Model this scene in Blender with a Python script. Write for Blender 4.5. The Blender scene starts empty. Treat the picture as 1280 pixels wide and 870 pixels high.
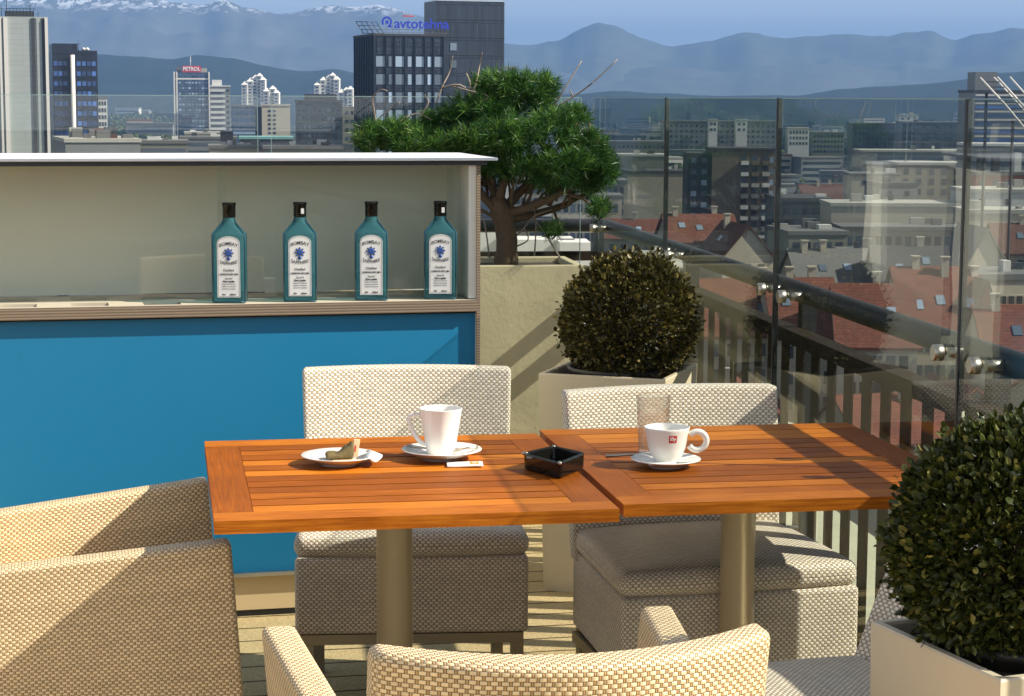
import bpy, math, random
from mathutils import Vector, Matrix, noise, Euler
R = random.Random(7)
sc = bpy.context.scene
COL = sc.collection
pi = math.pi
rad = math.radians

# ------------------------------------------------------------------ camera
CAMZ = 1.56
FPX = 2500.0
cam_d = bpy.data.cameras.new('camera')
cam_d.sensor_width = 36.0
cam_d.sensor_fit = 'HORIZONTAL'
cam_d.lens = FPX / 1280 * 36
cam_d.clip_start = 0.05
cam_d.clip_end = 60000
cam = bpy.data.objects.new('camera', cam_d)
COL.objects.link(cam)
CM = Matrix.Rotation(pi / 2 - 0.1246, 4, 'X') @ Matrix.Rotation(0.005, 4, 'Z')
cam.matrix_world = Matrix.Translation((0, 0, CAMZ)) @ CM
sc.camera = cam
C3 = CM.to_3x3()

def ray(x, y):
    return C3 @ Vector(((x - 640) / FPX, -(y - 435) / FPX, -1))
def at(x, y, Y):
    d = ray(x, y)
    t = Y / d.y
    return Vector((d.x * t, Y, CAMZ + d.z * t))
def atz(x, y, z):
    d = ray(x, y)
    t = (z - CAMZ) / d.z
    return Vector((d.x * t, d.y * t, z))

# ------------------------------------------------------------------ mesh helper
class MB:
    def __init__(s):
        s.v = []; s.f = []; s.uv = []; s.t = []; s.tint = 0.5; s.smooth = []
        s.sm = False
    def face(s, idx, uvs=None):
        s.f.append(tuple(idx)); s.uv.append(uvs); s.t.append(s.tint); s.smooth.append(s.sm)
    def quad(s, a, b, c, d, uvs=None):
        n = len(s.v); s.v += [Vector(a), Vector(b), Vector(c), Vector(d)]
        s.face((n, n + 1, n + 2, n + 3), uvs)
    def box(s, x0, x1, y0, y1, z0, z1, m=None, grain='x', tint=None):
        if tint is not None: s.tint = tint
        n = len(s.v)
        P = [Vector((x, y, z)) for x in (x0, x1) for y in (y0, y1) for z in (z0, z1)]
        F = ((0, 1, 3, 2), (4, 6, 7, 5), (0, 4, 5, 1), (2, 3, 7, 6), (0, 2, 6, 4), (1, 5, 7, 3))
        off = R.random() * 7
        for f in F:
            ax = f and None
            uv = []
            for i in f:
                p = P[i]
                if grain == 'x': uv.append((p.x + off, p.y + p.z))
                elif grain == 'y': uv.append((p.y + off, p.x + p.z))
                else: uv.append((p.z + off, p.x + p.y))
            s.face([n + i for i in f], uv)
        s.v += [m @ p for p in P] if m else P
        return s
    def tube(s, pts, rs, n=8, cap=True, sm=True):
        if not hasattr(rs, '__len__'): rs = [rs] * len(pts)
        pts = [Vector(p) for p in pts]
        base = len(s.v); s.sm = sm
        t0 = (pts[1] - pts[0]).normalized()
        u = t0.orthogonal().normalized()
        for k, p in enumerate(pts):
            t = (pts[min(k + 1, len(pts) - 1)] - pts[max(k - 1, 0)]).normalized()
            u = (u - t * u.dot(t)).normalized()
            w = t.cross(u)
            for i in range(n):
                a = 2 * pi * i / n
                s.v.append(p + (u * math.cos(a) + w * math.sin(a)) * rs[k])
        for k in range(len(pts) - 1):
            for i in range(n):
                j = (i + 1) % n
                s.face((base + k * n + i, base + k * n + j, base + (k + 1) * n + j, base + (k + 1) * n + i))
        if cap:
            s.sm = False
            s.face([base + i for i in reversed(range(n))])
            e = base + (len(pts) - 1) * n
            s.face([e + i for i in range(n)])
        s.sm = False
        return s
    def lathe(s, prof, n=32, c=(0, 0, 0), sm=True):
        base = len(s.v); s.sm = sm
        for r, z in prof:
            for i in range(n):
                a = 2 * pi * i / n
                s.v.append(Vector((c[0] + r * math.cos(a), c[1] + r * math.sin(a), c[2] + z)))
        for k in range(len(prof) - 1):
            for i in range(n):
                j = (i + 1) % n
                s.face((base + k * n + i, base + k * n + j, base + (k + 1) * n + j, base + (k + 1) * n + i))
        if prof[0][0] > 1e-6: s.face([base + i for i in reversed(range(n))])
        e = base + (len(prof) - 1) * n
        if prof[-1][0] > 1e-6: s.face([e + i for i in range(n)])
        s.sm = False
        return s
    def prism(s, poly, z0, z1):
        """poly: list of (x,y) ccw, extruded along z"""
        n = len(poly); b = len(s.v)
        s.v += [Vector((x, y, z0)) for x, y in poly] + [Vector((x, y, z1)) for x, y in poly]
        s.face([b + i for i in reversed(range(n))])
        s.face([b + n + i for i in range(n)])
        for i in range(n):
            j = (i + 1) % n
            s.face((b + i, b + j, b + n + j, b + n + i))
        return s
    def rbox(s, hx, hy, hz, r, n=(6, 3, 6), c=(0, 0, 0), k=3):
        """rounded box with uv in metres; c = centre"""
        def pos(h, m):
            i0 = h - r
            t = [r * math.tan(pi / 4 * i / k) for i in range(1, k + 1)]
            a = [-i0 + 2 * i0 * i / m for i in range(m + 1)]
            return [-i0 - x for x in reversed(t)] + a + [i0 + x for x in t]
        H = (hx, hy, hz); P = [pos(H[a], n[a]) for a in range(3)]
        vid = {}
        s.sm = True
        def vert(p):
            key = tuple(round(x, 6) for x in p)
            if key in vid: return vid[key]
            q = Vector([max(-(H[a] - r), min(H[a] - r, p[a])) for a in range(3)])
            d = Vector(p) - q
            w = q + d.normalized() * r if d.length > 1e-9 else Vector(p)
            vid[key] = len(s.v); s.v.append(w + Vector(c)); return vid[key]
        for ax in range(3):
            u, w = (ax + 1) % 3, (ax + 2) % 3
            if ax == 1: u, w = 0, 2
            if ax == 0: u, w = 1, 2
            if ax == 2: u, w = 0, 1
            for sg in (-1, 1):
                for i in range(len(P[u]) - 1):
                    for j in range(len(P[w]) - 1):
                        q = []
                        for a, b in ((i, j), (i + 1, j), (i + 1, j + 1), (i, j + 1)):
                            p = [0, 0, 0]; p[ax] = sg * H[ax]; p[u] = P[u][a]; p[w] = P[w][b]
                            q.append(p)
                        flip = (sg > 0) == (ax == 1)
                        if flip: q.reverse()
                        s.face([vert(p) for p in q], [(p[u] + c[u] + 5, p[w] + c[w] + 5) for p in q])
        s.sm = False
        return s
    def deform(s, fn):
        s.v = [Vector(fn(p.x, p.y, p.z)) for p in s.v]
        return s
    def xf(s, m):
        s.v = [m @ p for p in s.v]
        return s
    def mesh(s, name, mat):
        me = bpy.data.meshes.new(name)
        me.from_pydata([tuple(v) for v in s.v], [], s.f)
        me.polygons.foreach_set('use_smooth', s.smooth)
        if any(u is not None for u in s.uv):
            l = me.uv_layers.new(name='UVMap')
            flat = []
            for f, u in zip(s.f, s.uv):
                for k in range(len(f)):
                    flat += list(u[k]) if u else [0.0, 0.0]
            l.data.foreach_set('uv', flat)
        a = me.attributes.new('tint', 'FLOAT', 'FACE')
        a.data.foreach_set('value', s.t)
        me.materials.append(mat)
        me.update()
        return me
    def build(s, name, mat, parent=None, loc=None, rot=None):
        o = bpy.data.objects.new(name, s.mesh(name, mat))
        COL.objects.link(o)
        if parent: o.parent = parent
        if loc is not None: o.location = loc
        if rot is not None: o.rotation_euler = rot
        return o

def tag(o, label=None, cat=None, group=None, kind=None):
    if label: o['label'] = label
    if cat: o['category'] = cat
    if group: o['group'] = group
    if kind: o['kind'] = kind
    return o
def thing(name, label, cat, loc=(0, 0, 0), rz=0, group=None):
    o = bpy.data.objects.new(name, None)
    o.empty_display_size = 0.2
    COL.objects.link(o); o.location = loc; o.rotation_euler = (0, 0, rz)
    return tag(o, label, cat, group)
def inst(name, me, parent=None, loc=(0, 0, 0), rot=None, sca=None):
    o = bpy.data.objects.new(name, me); COL.objects.link(o)
    if parent: o.parent = parent
    o.location = loc
    if rot: o.rotation_euler = rot
    if sca: o.scale = sca
    return o
def kids(o): return list(o.children)
def copy_tree(o, parent=None):
    c = o.copy(); COL.objects.link(c)
    if parent: c.parent = parent
    for ch in kids(o): copy_tree(ch, c)
    return c
def text_mesh(body, size, mat, extrude=0.0, bold=0.0, align='CENTER', bend=None, sx=1.0):
    """a mesh of flat lettering in the xz plane, facing -y"""
    cu = bpy.data.curves.new('lettering', 'FONT')
    cu.body = body; cu.size = size; cu.extrude = extrude; cu.offset = bold
    cu.align_x = align; cu.align_y = 'CENTER'; cu.resolution_u = 3
    ob = bpy.data.objects.new('lettering', cu)
    me = bpy.data.meshes.new_from_object(ob)
    bpy.data.objects.remove(ob); bpy.data.curves.remove(cu)
    for v in me.vertices:
        x, y, z = v.co
        x *= sx
        if bend: y -= x * x * bend
        v.co = (x, -z, y)
    me.materials.clear(); me.materials.append(mat); me.name = 'lettering'
    return me

# ------------------------------------------------------------------ materials
class NT:
    def __init__(s, name):
        s.m = bpy.data.materials.new(name); s.m.use_nodes = True
        s.t = s.m.node_tree; s.t.nodes.clear()
        s.out = s.t.nodes.new('ShaderNodeOutputMaterial')
    def n(s, ty, **kw):
        nd = s.t.nodes.new(ty)
        for k, v in kw.items():
            if k.startswith('_'): setattr(nd, k[1:], v)
            else:
                key = k.replace('__', ' ')
                s.set(nd.inputs[int(key[1:])] if key[0] == 'i' and key[1:].isdigit() else nd.inputs[key], v)
        return nd
    def set(s, sock, v):
        if isinstance(v, bpy.types.NodeSocket): s.t.links.new(v, sock)
        elif isinstance(v, bpy.types.Node): s.t.links.new(v.outputs[0], sock)
        else:
            if sock.type == 'RGBA' and len(v) == 3: v = (*v, 1)
            sock.default_value = v
    def math(s, op, a, b=0.0, c=0.0, clamp=False):
        nd = s.t.nodes.new('ShaderNodeMath'); nd.operation = op; nd.use_clamp = clamp
        s.set(nd.inputs[0], a); s.set(nd.inputs[1], b); s.set(nd.inputs[2], c)
        return nd.outputs[0]
    def mix(s, f, a, b, mode='MIX'):
        nd = s.t.nodes.new('ShaderNodeMix'); nd.data_type = 'RGBA'; nd.blend_type = mode
        s.set(nd.inputs[0], f); s.set(nd.inputs[6], a); s.set(nd.inputs[7], b)
        return nd.outputs[2]
    def ramp(s, f, stops):
        nd = s.t.nodes.new('ShaderNodeValToRGB'); s.set(nd.inputs[0], f)
        el = nd.color_ramp.elements
        while len(el) < len(stops): el.new(0.5)
        for e, (p, c) in zip(el, stops):
            e.position = p; e.color = (*c, 1) if len(c) == 3 else c
        return nd.outputs[0]
    def coord(s, kind='Object'):
        return s.n('ShaderNodeTexCoord').outputs[kind]
    def map(s, vec, scale=(1, 1, 1), loc=(0, 0, 0), rot=(0, 0, 0)):
        nd = s.n('ShaderNodeMapping'); s.set(nd.inputs[0], vec)
        nd.inputs['Scale'].default_value = scale; nd.inputs['Location'].default_value = loc
        nd.inputs['Rotation'].default_value = rot
        return nd.outputs[0]
    def noise(s, vec, scale, detail=4, rough=0.55, out=0):
        nd = s.n('ShaderNodeTexNoise'); s.set(nd.inputs['Vector'], vec)
        nd.inputs['Scale'].default_value = scale; nd.inputs['Detail'].default_value = detail
        nd.inputs['Roughness'].default_value = rough
        return nd.outputs[out]
    def bump(s, h, strength=0.3, dist=0.01):
        nd = s.n('ShaderNodeBump'); s.set(nd.inputs['Height'], h)
        nd.inputs['Strength'].default_value = strength; nd.inputs['Distance'].default_value = dist
        return nd.outputs[0]
    def bsdf(s, col, rough=0.5, metal=0.0, normal=None, spec=0.5, **kw):
        nd = s.n('ShaderNodeBsdfPrincipled')
        s.set(nd.inputs['Base Color'], col); s.set(nd.inputs['Roughness'], rough)
        s.set(nd.inputs['Metallic'], metal); s.set(nd.inputs['Specular IOR Level'], spec)
        if normal is not None: s.set(nd.inputs['Normal'], normal)
        for k, v in kw.items(): s.set(nd.inputs[k.replace('_', ' ')], v)
        s.t.links.new(nd.outputs[0], s.out.inputs['Surface'])
        return nd

def scl(c, k): return tuple(min(1, x * k) for x in c)
def plain(name, col, rough=0.5, metal=0.0, var=0.12, scale=8.0, spec=0.5, bump=0.0):
    t = NT(name); v = t.coord()
    f = t.noise(v, scale, 5, 0.6)
    c = t.mix(f, scl(col, 1 - var), scl(col, 1 + var))
    nrm = t.bump(t.noise(v, scale * 6, 4), bump, 0.004) if bump else None
    r = t.math('ADD', rough - 0.06, t.math('MULTIPLY', f, 0.12))
    t.bsdf(c, r, metal, nrm, spec)
    return t.m

def weave(name, light, dark, gap, pu=0.0138, pv=0.0066):
    """basket weave of flat plastic strands: long bricks over short uprights, staggered row by row"""
    t = NT(name); uv = t.coord('UV')
    wob = t.noise(uv, 16, 2, 0.5, 1)
    vv = t.n('ShaderNodeVectorMath', _operation='MULTIPLY_ADD', i0=wob, i1=(0.0030, 0.0030, 0), i2=uv).outputs[0]
    sp = t.n('ShaderNodeSeparateXYZ', i0=vv)
    v = t.math('DIVIDE', sp.outputs[1], pv); iv = t.math('FLOOR', v); fv = t.math('SUBTRACT', v, iv)
    sh = t.math('MULTIPLY', t.math('FLOORED_MODULO', iv, 2.0), 0.5)
    u = t.math('ADD', t.math('DIVIDE', sp.outputs[0], pu), sh); iu = t.math('FLOOR', u); x = t.math('SUBTRACT', u, iu)
    DU = 0.73
    isb = t.math('LESS_THAN', x, DU)
    xb = t.math('DIVIDE', x, DU); xv = t.math('DIVIDE', t.math('SUBTRACT', x, DU), 1 - DU)
    def prof(q, w):
        m = t.math('MINIMUM', q, t.math('SUBTRACT', 1.0, q)); return t.math('DIVIDE', m, w, clamp=True)
    sb = t.math('SINE', t.math('MULTIPLY', t.math('MAXIMUM', t.math('MINIMUM', xb, 1.0), 0.0), pi))
    hb = t.math('MULTIPLY', t.math('ADD', 0.45, t.math('MULTIPLY', sb, 0.55)), t.math('MULTIPLY', prof(fv, 0.16), prof(xb, 0.10)))
    hv = t.math('MULTIPLY', t.math('MULTIPLY', prof(xv, 0.26), 0.62), t.math('ADD', 0.55, t.math('MULTIPLY', t.math('SINE', t.math('MULTIPLY', fv, pi)), 0.45)))
    h = t.math('ADD', t.math('MULTIPLY', hb, isb), t.math('MULTIPLY', hv, t.math('SUBTRACT', 1.0, isb)))
    wn = t.n('ShaderNodeTexWhiteNoise', _noise_dimensions='2D')
    t.set(wn.inputs['Vector'], t.n('ShaderNodeCombineXYZ', i0=iu, i1=iv).outputs[0])
    wr = t.n('ShaderNodeTexWhiteNoise', _noise_dimensions='1D'); t.set(wr.inputs['W'], iv)
    k = t.math('ADD', 0.80, t.math('ADD', t.math('MULTIPLY', wn.outputs[0], 0.16), t.math('MULTIPLY', wr.outputs[0], 0.10)))
    dirt = t.noise(uv, 7, 6, 0.65)
    k = t.math('MULTIPLY', k, t.math('ADD', 0.88, t.math('MULTIPLY', dirt, 0.24)))
    cl = t.mix(isb, dark, light)
    c = t.mix(t.math('MULTIPLY', h, 1.9, clamp=True), gap, cl)
    stain = t.math('GREATER_THAN', t.noise(uv, 21, 3, 0.6), 0.70)
    c = t.mix(t.math('MULTIPLY', stain, 0.22), c, dark)
    c = t.mix(1.0, c, t.n('ShaderNodeCombineColor', i0=k, i1=k, i2=k).outputs[0], 'MULTIPLY')
    t.bsdf(c, 0.36, 0, t.bump(h, 0.65, 0.0024), 0.4)
    return t.m

def wood(name, a, b, gl=0.35, sc_=1.0):
    t = NT(name); uv = t.coord('UV')
    tint = t.n('ShaderNodeAttribute', _attribute_name='tint').outputs['Fac']
    st = t.map(uv, (2.2 * sc_, 60 * sc_, 1))
    g = t.noise(st, 3.0, 8, 0.65)
    fine = t.noise(t.map(uv, (10 * sc_, 420 * sc_, 1)), 2.0, 3, 0.6)
    big = t.noise(uv, 6, 3)
    f = t.math('ADD', t.math('MULTIPLY', g, 0.9), t.math('MULTIPLY', t.math('SUBTRACT', tint, 0.5), 0.48))
    f = t.math('ADD', f, t.math('MULTIPLY', t.math('SUBTRACT', big, 0.5), 0.35), clamp=True)
    c = t.ramp(f, [(0.15, scl(b, 0.55)), (0.42, b), (0.62, a), (0.85, scl(a, 1.35))])
    c = t.mix(t.math('MULTIPLY', t.math('POWER', fine, 1.6), 0.75), c, scl(b, 0.40))
    t.bsdf(c, t.math('ADD', gl, t.math('MULTIPLY', g, 0.2)), 0, t.bump(fine, 0.25, 0.001), 0.13)
    return t.m

def pane_mat(name, tint, wav=0.02, extra=1.0):
    """clear sheet glass: lets light straight through, mirrors more at a grazing angle"""
    t = NT(name); g = t.n('ShaderNodeNewGeometry')
    nrm = t.bump(t.noise(t.coord(), 1.6, 2), wav, 0.05)
    d = t.math('ABSOLUTE', t.n('ShaderNodeVectorMath', _operation='DOT_PRODUCT', i0=g.outputs['Normal'], i1=g.outputs['Incoming']).outputs['Value'])
    F = t.math('ADD', 0.04, t.math('MULTIPLY', t.math('POWER', t.math('SUBTRACT', 1.0, d), 5.0), 0.96 * extra), clamp=True)
    tr = t.n('ShaderNodeBsdfTransparent', Color=tint)
    gl = t.n('ShaderNodeBsdfGlossy', Color=(0.95, 0.97, 0.96), Roughness=0.0, Normal=nrm)
    mx = t.n('ShaderNodeMixShader', i0=F, i1=tr, i2=gl)
    t.t.links.new(mx.outputs[0], t.out.inputs['Surface'])
    return t.m

def leafy(name, a, b, c, rough=0.4, spec=0.5, transl=0.15):
    t = NT(name)
    tint = t.n('ShaderNodeAttribute', _attribute_name='tint').outputs['Fac']
    col = t.ramp(tint, [(0.0, a), (0.5, b), (1.0, c)])
    p = t.bsdf(col, rough, 0, None, spec)
    tr = t.n('ShaderNodeBsdfTranslucent', Color=col)
    mx = t.n('ShaderNodeMixShader', i0=transl, i1=p, i2=tr)
    t.t.links.new(mx.outputs[0], t.out.inputs['Surface'])
    return t.m

M = {}
M['weave_white'] = weave('weave_white', (0.97, 0.89, 0.75), (0.66, 0.49, 0.28), (0.075, 0.042, 0.016))
M['weave_cream'] = weave('weave_cream', (0.94, 0.74, 0.46), (0.60, 0.38, 0.17), (0.085, 0.042, 0.013))
M['teak'] = wood('teak', (0.60, 0.190, 0.014), (0.36, 0.092, 0.005), 0.42)
M['steel'] = plain('steel', (0.72, 0.62, 0.45), 0.36, 0.4, 0.12, 6)
M['steel_frame'] = plain('steel_frame', (0.30, 0.26, 0.19), 0.4, 1.0, 0.1)
M['chrome'] = plain('chrome', (0.50, 0.46, 0.38), 0.34, 1.0, 0.05)
M['porcelain'] = plain('porcelain', (0.84, 0.815, 0.755), 0.12, 0, 0.02, 3)
M['black_gloss'] = plain('black_gloss', (0.008, 0.007, 0.006), 0.1, 0, 0.1, 8, 0.3)
M['dark_seal'] = plain('dark_seal', (0.012, 0.013, 0.016), 0.4, 0, 0.1)
M['dark_metal'] = plain('dark_metal', (0.035, 0.037, 0.042), 0.38, 0.3, 0.12)
M['rail_wood'] = wood('rail_wood', (0.055, 0.040, 0.026), (0.026, 0.018, 0.012), 0.6)
def blue_panel():
    t = NT('blue'); v = t.coord(); n = t.noise(v, 1.3, 5, 0.6); sc1 = t.noise(t.map(v, (2, 1, 60)), 3, 5, 0.7); d = t.noise(v, 90, 2)
    c = t.mix(n, (0.008, 0.158, 0.325), (0.012, 0.186, 0.355))
    c = t.mix(t.math('MULTIPLY', t.math('GREATER_THAN', sc1, 0.69), 0.18), c, (0.10, 0.28, 0.42))
    c = t.mix(t.math('MULTIPLY', t.math('GREATER_THAN', d, 0.74), 0.5), c, (0.006, 0.09, 0.17))
    t.bsdf(c, t.math('ADD', 0.28, t.math('MULTIPLY', sc1, 0.2)), 0, None, 0.4); return t.m
M['blue'] = blue_panel()
M['cabinet'] = plain('cabinet', (0.90, 0.85, 0.67), 0.5, 0, 0.05, 2)
M['cabinet_white'] = plain('cabinet_white', (0.82, 0.80, 0.70), 0.45, 0, 0.05, 3)
M['plinth'] = plain('plinth', (0.62, 0.47, 0.27), 0.5, 0, 0.06, 4)
M['white_top'] = plain('white_top', (0.82, 0.82, 0.82), 0.3, 0, 0.03, 4)
M['alu'] = plain('alu', (0.72, 0.73, 0.75), 0.3, 1.0, 0.06)
M['paper'] = plain('paper', (0.80, 0.80, 0.78), 0.6, 0, 0.03, 40)
M['ink'] = plain('ink', (0.02, 0.022, 0.03), 0.6, 0, 0.05)
M['ink_blue'] = plain('ink_blue', (0.03, 0.09, 0.33), 0.5, 0, 0.2, 200)
M['ink_gold'] = plain('ink_gold', (0.45, 0.32, 0.08), 0.5, 0, 0.2, 200)
M['red_mark'] = plain('red_mark', (0.55, 0.02, 0.02), 0.3, 0, 0.03)
M['white_mark'] = plain('white_mark', (0.8, 0.8, 0.8), 0.4, 0, 0.02)
M['soil'] = plain('soil', (0.05, 0.04, 0.03), 0.95, 0, 0.4, 60, bump=0.6)
M['planter_cream'] = plain('planter_cream', (0.66, 0.56, 0.40), 0.5, 0, 0.05, 5)
M['planter_tan'] = plain('planter_tan', (0.66, 0.55, 0.38), 0.5, 0, 0.06, 5)
M['pot'] = plain('pot', (0.03, 0.026, 0.022), 0.5, 0, 0.1)
M['tea'] = plain('tea', (0.17, 0.125, 0.045), 0.8, 0, 0.55, 120, bump=0.8)
M['tan_paper'] = plain('tan_paper', (0.62, 0.45, 0.26), 0.6, 0, 0.1)
M['coffee'] = plain('coffee', (0.10, 0.05, 0.02), 0.2, 0, 0.2)
M['pane'] = pane_mat('pane', (0.825, 0.85, 0.835), 0.03, 0.42)
M['pane_edge'] = plain('pane_edge', (0.30, 0.42, 0.40), 0.25, 0, 0.05)
M['pane_clear'] = pane_mat('pane_clear', (0.965, 0.98, 0.97), 0.01, 0.8)
M['bark'] = plain('bark', (0.115, 0.078, 0.046), 0.95, 0, 0.6, 34, bump=0.9)
M['twig'] = plain('twig', (0.27, 0.22, 0.17), 0.8, 0, 0.25, 40)
M['needles'] = leafy('needles', (0.009, 0.040, 0.009), (0.040, 0.120, 0.020), (0.20, 0.34, 0.055), 0.42, 0.4, 0.2)
M['box_leaf'] = leafy('box_leaf', (0.020, 0.028, 0.004), (0.055, 0.068, 0.010), (0.33, 0.30, 0.07), 0.42, 0.4, 0.12)
M['box_leaf_brown'] = leafy('box_leaf_brown', (0.028, 0.022, 0.006), (0.085, 0.072, 0.014), (0.36, 0.27, 0.07), 0.45, 0.4, 0.12)
def concrete(name, col):
    t = NT(name); v = t.coord()
    n1 = t.noise(v, 4, 6, 0.65); n2 = t.noise(v, 45, 5, 0.6)
    vo = t.n('ShaderNodeTexVoronoi', Vector=v, Scale=14.0, _feature='F1').outputs[0]
    pit = t.math('LESS_THAN', vo, 0.05)
    c = t.ramp(n1, [(0.25, scl(col, 0.8)), (0.5, col), (0.8, scl(col, 1.15))])
    c = t.mix(t.math('MULTIPLY', n2, 0.25), c, scl(col, 0.7))
    c = t.mix(t.math('MULTIPLY', pit, 0.55), c, scl(col, 0.3))
    t.bsdf(c, 0.85, 0, t.bump(t.math('ADD', n1, t.math('MULTIPLY', n2, 0.5)), 0.35, 0.01), 0.2)
    return t.m
M['concrete'] = concrete('concrete', (0.52, 0.46, 0.30))
M['ledge'] = concrete('ledge', (0.50, 0.50, 0.36))
def plywood():
    t = NT('plywood'); v = t.coord(); sp = t.n('ShaderNodeSeparateXYZ', i0=v)
    w = t.n('ShaderNodeTexWave', Vector=t.map(v, (0.3, 0.3, 1)), Scale=38.0, Distortion=0.6)
    w.bands_direction = 'Z'
    n = t.noise(t.map(v, (6, 6, 90)), 4, 4)
    c = t.mix(t.math('ADD', t.math('MULTIPLY', w.outputs[1], 0.7), t.math('MULTIPLY', n, 0.3)), (0.075, 0.05, 0.032), (0.31, 0.235, 0.165))
    t.bsdf(c, 0.6)
    return t.m
M['plywood'] = plywood()
def ply_top():
    t = NT('shelf_top'); v = t.coord()
    n = t.noise(t.map(v, (2, 40, 10)), 3, 6, 0.6)
    c = t.mix(n, (0.46, 0.40, 0.30), (0.62, 0.56, 0.44))
    t.bsdf(c, 0.5)
    return t.m
M['shelf_top'] = ply_top()
def boards():
    t = NT('pebble_boards'); v = t.coord(); r = t.map(v, (1, 1, 1), rot=(0, 0, -0.21))
    sp = t.n('ShaderNodeSeparateXYZ', i0=r)
    wob = t.math('MULTIPLY', t.noise(r, 3, 3), 0.03)
    y = t.math('DIVIDE', t.math('ADD', sp.outputs[1], wob), 0.135)
    fy = t.math('FRACT', y)
    gap = t.math('LESS_THAN', t.math('MINIMUM', fy, t.math('SUBTRACT', 1.0, fy)), 0.038)
    vo = t.n('ShaderNodeTexVoronoi', Vector=r, Scale=150.0)
    n = t.noise(r, 30, 5, 0.7)
    c = t.mix(vo.outputs['Color'], (0.36, 0.245, 0.10), (0.76, 0.58, 0.31))
    c = t.mix(n, c, (0.52, 0.40, 0.22))
    c = t.mix(gap, c, (0.10, 0.068, 0.032))
    h = t.math('SUBTRACT', t.math('MULTIPLY', vo.outputs['Distance'], 0.3), gap)
    t.bsdf(c, 0.8, 0, t.bump(h, 0.7, 0.006), 0.2)
    return t.m
M['boards'] = boards()
def bottle_glass():
    t = NT('bottle_glass')
    lw = t.n('ShaderNodeLayerWeight', Blend=0.45).outputs['Facing']
    n = t.noise(t.map(t.coord(), (1, 1, .4)), 26, 3)
    tint = t.mix(lw, (0.50, 0.78, 0.82), (0.07, 0.28, 0.37))
    tr = t.n('ShaderNodeBsdfTransparent', Color=tint)
    df = t.n('ShaderNodeBsdfPrincipled')
    t.set(df.inputs['Base Color'], t.mix(n, (0.04, 0.19, 0.25), (0.11, 0.33, 0.38))); t.set(df.inputs['Roughness'], 0.05)
    mx = t.n('ShaderNodeMixShader', i0=0.30, i1=tr, i2=df)
    t.t.links.new(mx.outputs[0], t.out.inputs['Surface'])
    return t.m
M['bottle'] = bottle_glass()
M['bottle_edge'] = plain('bottle_edge', (0.012, 0.075, 0.11), 0.06, 0, 0.2, 30, 0.8)
def tumbler():
    t = NT('tumbler_glass'); g = t.n('ShaderNodeNewGeometry')
    p = t.n('ShaderNodeBsdfPrincipled')
    for k, v in (('Base Color', (0.98, 0.99, 0.98)), ('Roughness', 0.0), ('Transmission Weight', 1.0), ('IOR', 1.42)): t.set(p.inputs[k], v)
    lw = t.n('ShaderNodeLayerWeight', Blend=0.5).outputs['Facing']
    tr = t.n('ShaderNodeBsdfTransparent', Color=t.mix(t.math('POWER', lw, 3.0), (0.98, 0.985, 0.98), (0.66, 0.66, 0.64)))
    mx = t.n('ShaderNodeMixShader', i0=0.25, i1=tr, i2=p)
    t.t.links.new(mx.outputs[0], t.out.inputs['Surface'])
    return t.m
M['tumbler'] = tumbler()

# ------------------------------------------------------------------ light
sun_to = Vector((1.28, -0.17, 1.0)).normalized()
sd = bpy.data.lights.new('sun', 'SUN'); sd.energy = 5.0; sd.angle = rad(0.53); sd.color = (1.0, 0.92, 0.79)
so = bpy.data.objects.new('sun', sd); COL.objects.link(so)
so.rotation_euler = sun_to.to_track_quat('Z', 'Y').to_euler()
so.location = (30, -5, 60)
wd = bpy.data.worlds.new('World'); sc.world = wd; wd.use_nodes = True
nt = wd.node_tree; nt.nodes.clear()
sky = nt.nodes.new('ShaderNodeTexSky'); sky.sky_type = 'NISHITA'; sky.sun_disc = False
sky.sun_elevation = math.asin(sun_to.z)
sky.sun_rotation = math.atan2(sun_to.x, sun_to.y)
sky.altitude = 300; sky.air_density = 1.0; sky.dust_density = 0.0; sky.ozone_density = 3.0
bg = nt.nodes.new('ShaderNodeBackground'); bg.inputs[1].default_value = 0.095
wo = nt.nodes.new('ShaderNodeOutputWorld')
hs = nt.nodes.new('ShaderNodeHueSaturation'); hs.inputs['Saturation'].default_value = 0.25
nt.links.new(sky.outputs[0], hs.inputs['Color']); nt.links.new(hs.outputs[0], bg.inputs[0]); nt.links.new(bg.outputs[0], wo.inputs[0])
sc.view_settings.view_transform = 'Standard'; sc.view_settings.look = 'None'
sc.view_settings.exposure = 1.0; sc.view_settings.gamma = 1.0
sc.render.engine = 'CYCLES'
cy = sc.cycles
cy.use_denoising = True
try: cy.denoiser = 'OPENIMAGEDENOISE'
except Exception: pass
cy.max_bounces = 8; cy.diffuse_bounces = 3; cy.glossy_bounces = 4
cy.transmission_bounces = 8; cy.transparent_max_bounces = 16; cy.volume_bounces = 0
cy.sample_clamp_indirect = 6.0
cy.caustics_reflective = False; cy.caustics_refractive = False

# ================================================================== TERRACE
def Rz(a): return Matrix.Rotation(a, 4, 'Z')
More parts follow.
